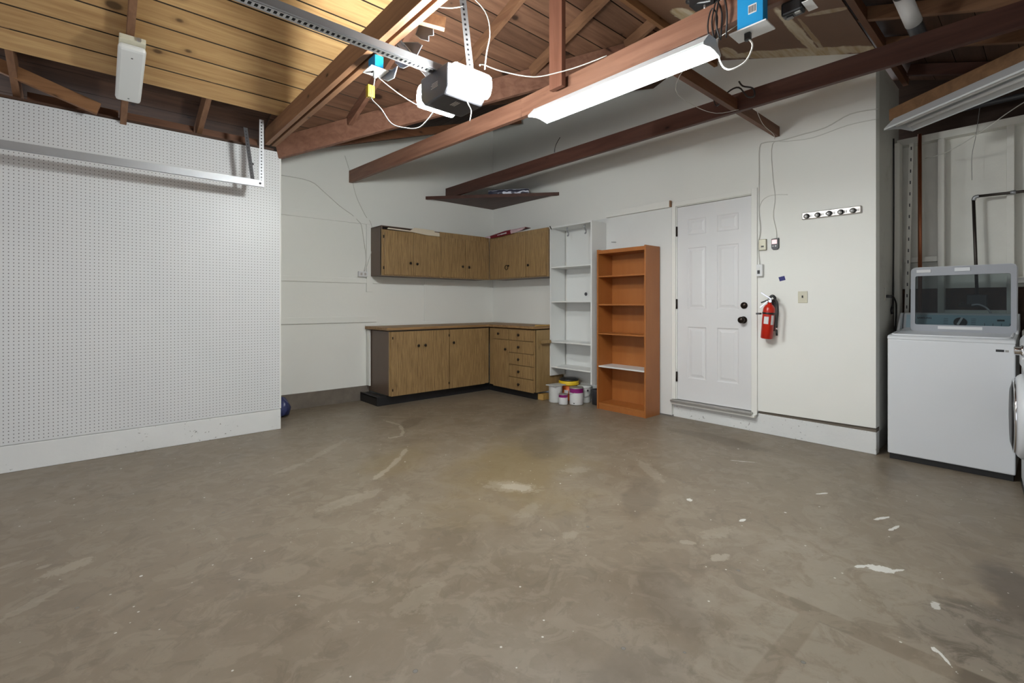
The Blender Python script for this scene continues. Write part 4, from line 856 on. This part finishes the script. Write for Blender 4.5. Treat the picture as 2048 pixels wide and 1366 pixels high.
# tool rack
u = thing('tool_rack', 'grey wall rack with five round gripping rollers', 'tool rack', (4.62, 1.21, 1.93))
MB().box(4.618, 4.639, 1.002, 1.428, 1.925, 1.985).build('rail', 'mount', u, .006)
for k in range(5):
    y = 1.392-.083*k
    g = MB().lathe([(.0165, 0), (.0165, .016), (.012, .02), (0, .021)], (4.612, y, 1.948), (-1, 0, 0), 18).build('roller', 'tin', u)
    MB().lathe([(.021, -.004), (.021, .006), (.017, .006), (.017, -.004)], (4.614, y-.004, 1.95), (-1, 0, 0), 18).build('rubber_grip', 'black', g)
    if k < 5: MB().box(4.6165, 4.6179, y-.045, y-.040, 1.94, 1.96).box(4.6165, 4.6179, y-.034, y-.029, 1.94, 1.96).build('slot', 'black', u)
# ------------------------------------------------------------------ cables
def cab(pts, label, mat='cable', r=.0035, cat='cable', name='cable'): return one(MB().tube(pts, r, 6), name, mat, label, cat)
cab([(1.582, 5.683, 2.633), (1.901, 5.683, 2.621), (2.073, 5.683, 2.514), (2.253, 5.683, 2.379), (2.408, 5.683, 2.29), (2.478, 5.665, 2.22), (2.517, 5.665, 2.17), (2.556, 5.662, 1.933), (2.576, 5.662, 1.747), (2.545, 5.655, 1.603)], 'grey-white cable curving down the back wall to the outlet, left one', 'cable', .004)
cab([(2.314, 5.684, 3.0), (2.40, 5.684, 2.75), (2.43, 5.684, 2.62), (2.478, 5.684, 2.484), (2.58, 5.684, 2.30), (2.645, 5.662, 2.20), (2.66, 5.658, 1.95), (2.60, 5.655, 1.72), (2.552, 5.655, 1.603)], 'cable dropping from the red-brown joist end to the outlet, right one', 'cable', .0035)
u = thing('wall_outlet', 'white double outlet on the back wall left of the cabinets', 'outlet', (2.52, 5.68, 1.53))
MB().box(2.468, 2.585, 5.632, 5.665, 1.535, 1.60).build('box', 'white_plastic', u, .003)
MB().box(2.49, 2.515, 5.6305, 5.632, 1.552, 1.583).box(2.54, 2.565, 5.6305, 5.632, 1.552, 1.583).build('socket', 'mount', u)
cab([(4.634, .895, 2.728), (4.634, 1.079, 2.741), (4.634, 1.255, 2.68), (4.634, 1.444, 2.668), (4.634, 1.60, 2.66), (4.634, 1.732, 2.676), (4.634, 1.78, 2.642), (4.634, 1.784, 2.388), (4.634, 1.786, 2.064), (4.625, 1.771, 1.878), (4.634, 1.792, 1.764), (4.63, 1.786, 1.65), (4.62, 1.775, 1.562)], 'white cable crossing the door wall and dropping along the door casing', 'cable', .004)
cab([(4.635, .895, 2.65), (4.635, 1.1, 2.655), (4.635, 1.35, 2.62), (4.635, 1.55, 2.64), (4.635, 1.67, 2.645), (4.635, 1.668, 2.364), (4.635, 1.647, 2.157), (4.635, 1.663, 2.001), (4.635, 1.638, 1.862), (4.630, 1.635, 1.79)], 'thin white wire dropping to the pink opener wall button', 'cable', .0025)
cab([(4.635, 1.79, 2.06), (4.635, 1.753, 2.152), (4.635, 1.668, 2.183), (4.635, 1.544, 2.166)], 'short stray white wire on the wall above the control plate', 'cable', .002)
cab([(3.62, 1.537, 2.853), (3.60, 1.50, 2.80), (3.60, 1.43, 2.76), (3.60, 1.42, 2.70), (3.60, 1.47, 2.715), (3.60, 1.53, 2.80), (3.62, 1.62, 2.80), (3.66, 1.72, 2.74), (3.72, 1.78, 2.84)], 'looped brown flat cable over the dark joist near the cross brace', 'blackcable', .006)
cab([(3.70, 3.419, 2.95), (3.72, 3.50, 2.89), (3.765, 3.56, 2.84)], 'short black wire end on top of the dark joist', 'blackcable', .004)
cab([(1.62, 2.10, 2.52), (1.80, 2.30, 2.66), (2.0, 2.35, 2.70), (2.2, 2.27, 2.70), (2.35, 2.17, 2.745), (2.43, 2.05, 2.77), (2.50, 1.90, 2.80)], 'white cable swagging from the opener to the red-brown joist', 'cable', .004)
cab([(1.575, 2.17, 2.95), (1.64, 2.08, 2.82), (1.66, 2.06, 2.70), (1.66, 2.09, 2.60), (1.67, 2.12, 2.52)], 'white cable looping beside the opener hanger strap', 'cable', .0035)
cab([(1.30, 2.60, 3.05), (1.40, 2.40, 2.92), (1.50, 2.25, 2.86), (1.56, 2.18, 2.86)], 'white cable coming over the doubled joist to the opener hanger', 'cable', .0035)
cab([(1.32, 2.74, 2.59), (1.45, 2.72, 2.52), (1.55, 2.65, 2.45), (1.60, 2.55, 2.40), (1.66, 2.35, 2.335)], 'thin grey wire from the joist outlet to the opener', 'greycable', .0028)
cab([(2.40, 3.0, 2.24), (2.38, 3.0, 2.24)], 'loose', 'cable', .001) if False else None
cab([(2.60, 1.08, 2.70), (2.66, 1.4, 2.64), (3.0, 1.7, 2.66), (3.3, 1.72, 2.64), (3.6, 1.70, 2.66), (3.76, 1.60, 2.70)], 'thin white wire hanging between fluorescent and dark joist', 'cable', .0022)
cab([(3.83, 1.50, 2.70), (4.1, 1.55, 2.66), (4.4, 1.58, 2.66), (4.55, 1.62, 2.66)], 'thin white wire right of the dark joist near the wall', 'cable', .002)
cab([(4.60, .70, 2.66), (4.50, .40, 2.64), (4.3, .1, 2.72), (4.15, -.1, 2.80), (4.0, -.3, 2.86)], 'thick pale cable lying above the joist over the washer', 'cable', .007)
cab([(5.30, .70, 2.43), (5.1, .55, 2.40), (4.9, .35, 2.45), (4.7, .15, 2.53), (4.45, -.10, 2.59)], 'thin cable swagging below the unlit fixture over the washer', 'cable', .003)
cab([(5.44, .38, 2.80), (5.38, .40, 2.55), (5.36, .42, 2.40), (5.36, .42, 2.20)], 'thin wire dangling in front of the white stud wall', 'greycable', .002)
# black cables hanging on the lit fixture
m = MB()
for k, (y, zt) in enumerate(((1.20, 2.78), (1.17, 2.80), (1.14, 2.83))):
    m.tube([(2.515-.01*k, y+.02, 2.60), (2.505-.015*k, y+.03, 2.70), (2.50-.01*k, y+.005, zt), (2.50-.01*k, y-.025, 2.72), (2.515, y-.005, 2.60)], .0045, 6)
one(m, 'cable_coil', 'blackcable', 'black cable coil looped at the near end of the lit fixture', 'cable coil')
pc = thing('power_cord', 'black and white cord from the blue outlet to the lit fixture', 'cord', (2.48, 1.0, 2.5))
MB().tube([(2.495, 1.015, 2.54), (2.49, .99, 2.49), (2.48, 1.02, 2.42), (2.46, 1.08, 2.395), (2.47, 1.13, 2.43), (2.485, 1.165, 2.52), (2.49, 1.17, 2.60)], .0045).build('cable', 'cable', pc)
MB().box(2.483, 2.507, 1.000, 1.030, 2.528, 2.566).build('plug', 'black', pc, .004)
# vent pipe through the roof
v = thing('vent_pipe', 'dark grey vent pipe with white tape rising behind the dark joist', 'pipe', (4.0, .55, 2.75))
MB().cyl((4.06, .539, 2.853), (3.60, .60, 3.083), .042, 18).build('pipe', 'darkgrey', v)
MB().cyl((3.86, .5656, 2.953), (3.66, .592, 3.053), .0445, 18).build('tape_wrap', 'label', v)
# ------------------------------------------------------------------ laundry alcove
one(MB().cyl((5.355, .742, 1.10), (5.355, .745, 2.66), .014, 14), 'water_pipe', 'copper', 'upright copper pipe left of the white stud', 'pipe')
wp = thing('water_pipe', 'dark metal pipe bending down behind the washer lid', 'pipe', (5.37, .39, 1.2))
MB().tube([(5.37, -.60, 2.055), (5.37, .13, 2.06), (5.37, .39, 2.065)], .011, 10, smooth=0).build('pipe_run', 'darkpipe', wp)
MB().tube([(5.37, .38, 2.065), (5.37, .403, 2.06), (5.37, .412, 2.035)], .0145, 10).build('elbow', 'galv', wp)
MB().tube([(5.37, .412, 2.04), (5.37, .40, 1.6), (5.37, .39, 1.22)], .011, 10, smooth=0).build('pipe_drop', 'darkpipe', wp)
MB().cyl((5.37, .175, 2.062), (5.37, .205, 2.062), .016, 12).build('coupling', 'galv', wp)
one(MB().cyl((5.45, -.9, 2.825), (5.45, .90, 2.82), .022, 14), 'conduit_pipe', 'darkgrey', 'dark round pipe running above the stud wall', 'pipe')
one(MB().box(5.30, 5.409, -.9, .175, 1.355, 1.395), 'utility_shelf', 'whitelam', 'white shelf edge on the stud wall behind the washer', 'shelf', None, .001)
sv = thing('washer_valve', 'black valve box with braided hose behind the washer', 'valve', (5.38, .40, 1.2))
MB().box(5.33, 5.405, .33, .45, 1.17, 1.27).build('box', 'black', sv, .005)
MB().cyl((5.34, .50, 1.185), (5.34, .42, 1.185), .014, 10).cyl((5.34, .47, 1.175), (5.34, .47, 1.215), .009, 8).build('tap', 'darkpipe', sv)
MB().tube([(5.33, .42, 1.185), (5.322, .38, 1.19), (5.318, .335, 1.165), (5.315, .31, 1.12), (5.312, .30, 1.06)], .007, 8).build('hose', 'galv', sv)
ss = thing('slotted_strip', 'white slotted metal strip leaning down beside the alcove wall', 'metal strip', (5.33, .85, 1.1))
m = MB(); a_, b_ = Vector((5.36, .835, 1.02)), Vector((5.36, .80, 2.60)); m.bar(a_, b_, .03, .012, (1, 0, 0)); m.build('strip', 'studwhite', ss)
m = MB()
for k in range(16):
    q = a_.lerp(b_, (k+.5)/16)+Vector((-.0068, 0, 0)); m.box(q.x-.0004, q.x+.0004, q.y-.004, q.y+.004, q.z-.014, q.z+.014)
m.build('slots', 'darkgrey', ss)
one(MB().box(5.27, 5.40, .868, .905, 1.0, 2.60), 'wall_batten', 'studwhite', 'wide painted batten in the alcove corner left of the slotted strip', 'batten', None, .002)
hc = thing('extension_cord', 'black cord hanging down the alcove side wall with bare plug end', 'cord', (5.18, .90, 1.4))
MB().tube([(5.22, .90, 2.63), (5.225, .90, 2.1), (5.215, .90, 1.6), (5.19, .90, 1.25), (5.17, .90, 1.17)], .006, 8).build('cable', 'blackcable', hc)
MB().tube([(5.17, .90, 1.17), (5.15, .90, 1.14), (5.16, .90, 1.11)], .009, 8).build('plug', 'black', hc)
wo = thing('alcove_outlet', 'outlet on the alcove side wall with black washer cord plugged in', 'outlet', (4.95, .90, 1.2))
MB().box(4.925, 4.985, .903, .9105, 1.22, 1.33).build('plate', 'wall_rough', wo, .002)
MB().box(4.945, 4.99, .865, .903, 1.245, 1.27).build('plug', 'black', wo, .004)
MB().tube([(4.99, .875, 1.257), (5.08, .875, 1.25), (5.20, .88, 1.20), (5.24, .885, 1.12), (5.22, .885, 1.05), (5.20, .885, .96)], .006, 8).build('cord', 'blackcable', wo)
# washer
wa = thing('washing_machine', 'white top-loading washer with open smoked-glass lid', 'washing machine', (4.96, .49, 0))
y0, y1, x0, x1 = .152, .834, 4.62, 5.29
MB().box(x0+.02, x1, y0+.01, y1-.01, 0.001, .05).build('plinth', 'black', wa)
MB().box(x0, x1, y0, y1, .045, .925).build('cabinet', 'enamel', wa, .008)
MB().prism([(x0-.002, .922), (x0-.002, .938), (x0+.012, .952), (x0+.05, .958), (5.10, .985), (x1, .985), (x1, .922)], 'y', y0-.002, y1+.002).build('top_deck', 'enamel', wa, .010)
dk = MB(); rp = []
for cx, cy, a0 in ((4.70, .205, 180), (4.70, .785, 90), (5.02, .785, 0), (5.02, .205, 270)):
    for k in range(5):
        a = math.radians(a0+(90 if a0 in (180, 270, 0, 90) else 0)-k*22.5); rp.append((cx+.045*math.cos(a), cy+.03*math.sin(a)))
dk.tube([(px_, py_, .958+(px_-4.67)*.062+.002) for px_, py_ in rp+[rp[0]]], .007, 8, smooth=0); dk.build('deck_rim', 'enamel', wa)
MB().box(4.675, 4.679, .47, .50, .9605, .9613).box(4.675, 4.682, .415, .42, .9605, .9613).build('deck_print', 'darkgrey', wa)
MB().box(x0-.0015, x0, .205, .245, .868, .884).build('badge', 'black', wa)
MB().box(x0-.0015, x0, .183, .200, .868, .882).build('energy_sticker', 'greycable', wa)
LX = 4.99
ly0, ly1, lz0, lz1 = .158, .752, .975, 1.487
m = MB(); o_, i_ = [], []
def rrect(a, b, c_, e, r, x):
    out = []
    for cy, cz, st in ((a+r, c_+r, 180), (b-r, c_+r, 270), (b-r, e-r, 0), (a+r, e-r, 90)):
        for k in range(5): ang = math.radians(st+k*22.5); out.append((x, cy+r*math.cos(ang), cz+r*math.sin(ang)))
    return out
ia, ib, ic, ie = ly0+.030, ly1-.028, 1.030, lz1-.068
lean = lambda pts: [(x+(z-lz0)*.035, y, z) for x, y, z in pts]
of, inf, ob_, inb = lean(rrect(ly0, ly1, lz0, lz1, .03, LX)), lean(rrect(ia, ib, ic, ie, .012, LX)), lean(rrect(ly0, ly1, lz0, lz1, .03, LX+.03)), lean(rrect(ia, ib, ic, ie, .012, LX+.03))
n = len(of); vs = of+inf+ob_+inb; fs = []
for k in range(n):
    j = (k+1) % n; fs += [(k, j, n+j, n+k), (2*n+k, 3*n+k, 3*n+j, 2*n+j), (k, 2*n+k, 2*n+j, j), (n+k, n+j, 3*n+j, 3*n+k)]
m.add(vs, fs); lid = m.build('lid', 'greyplastic', wa)
vs = lean(rrect(ly0-.004, ly1+.004, lz0, lz1+.004, .034, LX+.031))+lean(rrect(ly0-.004, ly1+.004, lz0, lz1+.004, .034, LX+.045)); 
MB().add(vs+ob_, [(k, (k+1) % n, n+(k+1) % n, n+k) for k in range(n)]+[(k, (k+1) % n, 2*n+(k+1) % n, 2*n+k) for k in range(n)]).build('lid_rim', 'enamel', lid)
g_ = lean(rrect(ia-.004, ib+.004, ic-.004, ie+.004, .014, LX+.012))+lean(rrect(ia-.004, ib+.004, ic-.004, ie+.004, .014, LX+.016))
MB().add(g_, [tuple(range(n))[::-1], tuple(range(n, 2*n))]+[(k, (k+1) % n, n+(k+1) % n, n+k) for k in range(n)]).build('lid_glass', 'glass', lid)
MB().box(LX+.010, LX+.0165, .40, .49, 1.445, 1.475).build('lid_handle', 'enamel', lid, .004)
MB().box(LX+.010, LX+.0158, .628, .715, 1.445, 1.468).box(LX-.001, LX+.001, .335, .585, .998, 1.020).build('sticker', 'label', lid)
cs_ = MB().prism([(5.10, .986), (5.15, 1.115), (5.17, 1.122), (5.285, 1.115), (5.285, .986)], 'y', .165, .82).build('console', 'enamel', wa, .008)
nrm = Vector((-(1.115-.986), 0, .05)).normalized(); up_ = Vector((.05, 0, .129)).normalized(); c0 = Vector((5.125, 0, 1.0505))
def on(y, h, e=.001): return Vector((c0.x, y, c0.z))+up_*h+nrm*e
def plate(ya, yb, ha, hb, e0, e1, name, mat, parent=cs_): return MB().hexa([on(ya, ha, e0), on(yb, ha, e0), on(yb, hb, e0), on(ya, hb, e0)], [on(ya, ha, e1), on(yb, ha, e1), on(yb, hb, e1), on(ya, hb, e1)]).build(name, mat, parent)
plate(.185, .80, -.055, .058, .0002, .002, 'control_panel', 'bluepanel')
MB().lathe([(.040, 0), (.038, .012), (.030, .02), (0, .021)], on(.468, -.003, .002), nrm, 28).build('dial', 'black', cs_)
MB().bar(on(.480, -.03, .0245), on(.456, .03, .0245), .013, .004, nrm).build('dial_pointer', 'label', cs_)
text('SAMSUNG', 'brand_lettering', .020, 'black', cs_, on(.685, .030, .0025), (0, -1, 0), up_, .0004, .0006)
plate(.225, .265, .012, .026, .002, .003, 'display', 'black')
m = MB()
for ya in (.54, .38):
    for k in range(5): 
        a = [on(ya, -.03+k*.014, .0028), on(ya+.026, -.03+k*.014, .0028), on(ya+.026, -.027+k*.014, .0028), on(ya, -.027+k*.014, .0028)]; m.add(a, [(0, 1, 2, 3)])
for k in range(4): m.add([on(.33-.045*k, -.03, .0028), on(.333-.045*k, -.03, .0028), on(.333-.045*k, -.005, .0028), on(.33-.045*k, -.005, .0028)], [(0, 1, 2, 3)])
m.build('panel_print', 'darkgrey', cs_)
for s, ya in ((1, .84), (-1, .148)):
    MB().prism([(4.97, .975), (5.13, 1.12), (5.285, 1.12), (5.285, .975)], 'y', min(ya, ya-s*.018), max(ya, ya-s*.018)).build('console_cheek', 'enamel', wa, .006)
# dryer, its front facing the garage's left wall
dr_ = thing('dryer', 'white front-loading dryer cut off by the right edge, chrome-ringed door', 'dryer', (4.32, .115, 0), None, math.radians(4.2))
def L(x, y, z): return (4.32+x, .115+y, z)
def lbox(mb, a, b, c_, e, f, g): return mb.box(4.32+a, 4.32+b, .115+c_, .115+e, f, g)
lbox(MB(), -.345, .32, -.70, -.01, .001, .03).build('plinth', 'black', dr_)
lbox(MB(), -.35, .325, -.72, -.012, .03, .785).build('cabinet', 'enamel', dr_, .012)
MB().prism([(.115-.72, .788), (.115-.002, .788), (.115-.004, .96), (.115-.03, 1.0), (.115-.72, 1.0)], 'x', 4.32-.352, 4.32+.327).build('control_panel', 'enamel', dr_, .012)
MB().lathe([(.265, -.012), (.263, .003), (.250, .018), (.235, .026)], L(.05, 0, .49), (0, 1, 0), 48).build('door_ring', 'enamel', dr_)
MB().lathe([(.236, .024), (.234, .036), (.226, .040), (.218, .038)], L(.05, 0, .49), (0, 1, 0), 48).build('chrome_trim', 'chrome', dr_)
MB().lathe([(.219, .0375), (.17, .050), (0, .056)], L(.05, 0, .49), (0, 1, 0), 40).build('door_glass', 'black', dr_)
MB().lathe([(.034, -.006), (.034, .008), (.026, .012), (.025, .036), (.020, .04), (0, .04)], L(-.12, 0, .91), (0, 1, 0), 24).build('dial', 'chrome', dr_)
for z in (.90, .865): MB().lathe([(.010, -.006), (.010, .006), (0, .007)], L(-.17, 0, z), (0, 1, 0), 12).build('push_button', 'label', dr_)
# dark cloth beside the washer by the right edge
M['speck'] = plain('speckled_fabric', (.05, .05, .075), .7, 0, .9, .3, 60)
m = MB(); m.lathe([(.05, 0), (.10, .03), (.11, .18), (.08, .26), (0, .29)], (5.42-.12, .02, 1.0), (0, 0, 1), 14); rnd = random.Random(2)
for v in m.v: v.x += rnd.uniform(-.012, .012); v.y += rnd.uniform(-.012, .012)
lc = thing('laundry_cabinet', 'low white cabinet behind the dryer', 'cabinet', (5.2, -.15, 0)) if False else None
one(MB().box(5.06, 5.405, -.55, .135, .96, .999), 'utility_shelf', 'studwhite', 'low shelf board beside the washer console', 'shelf', None, .002)
one(m, 'cloth_bundle', 'speck', 'dark speckled cloth bundle right of the washer lid', 'cloth')
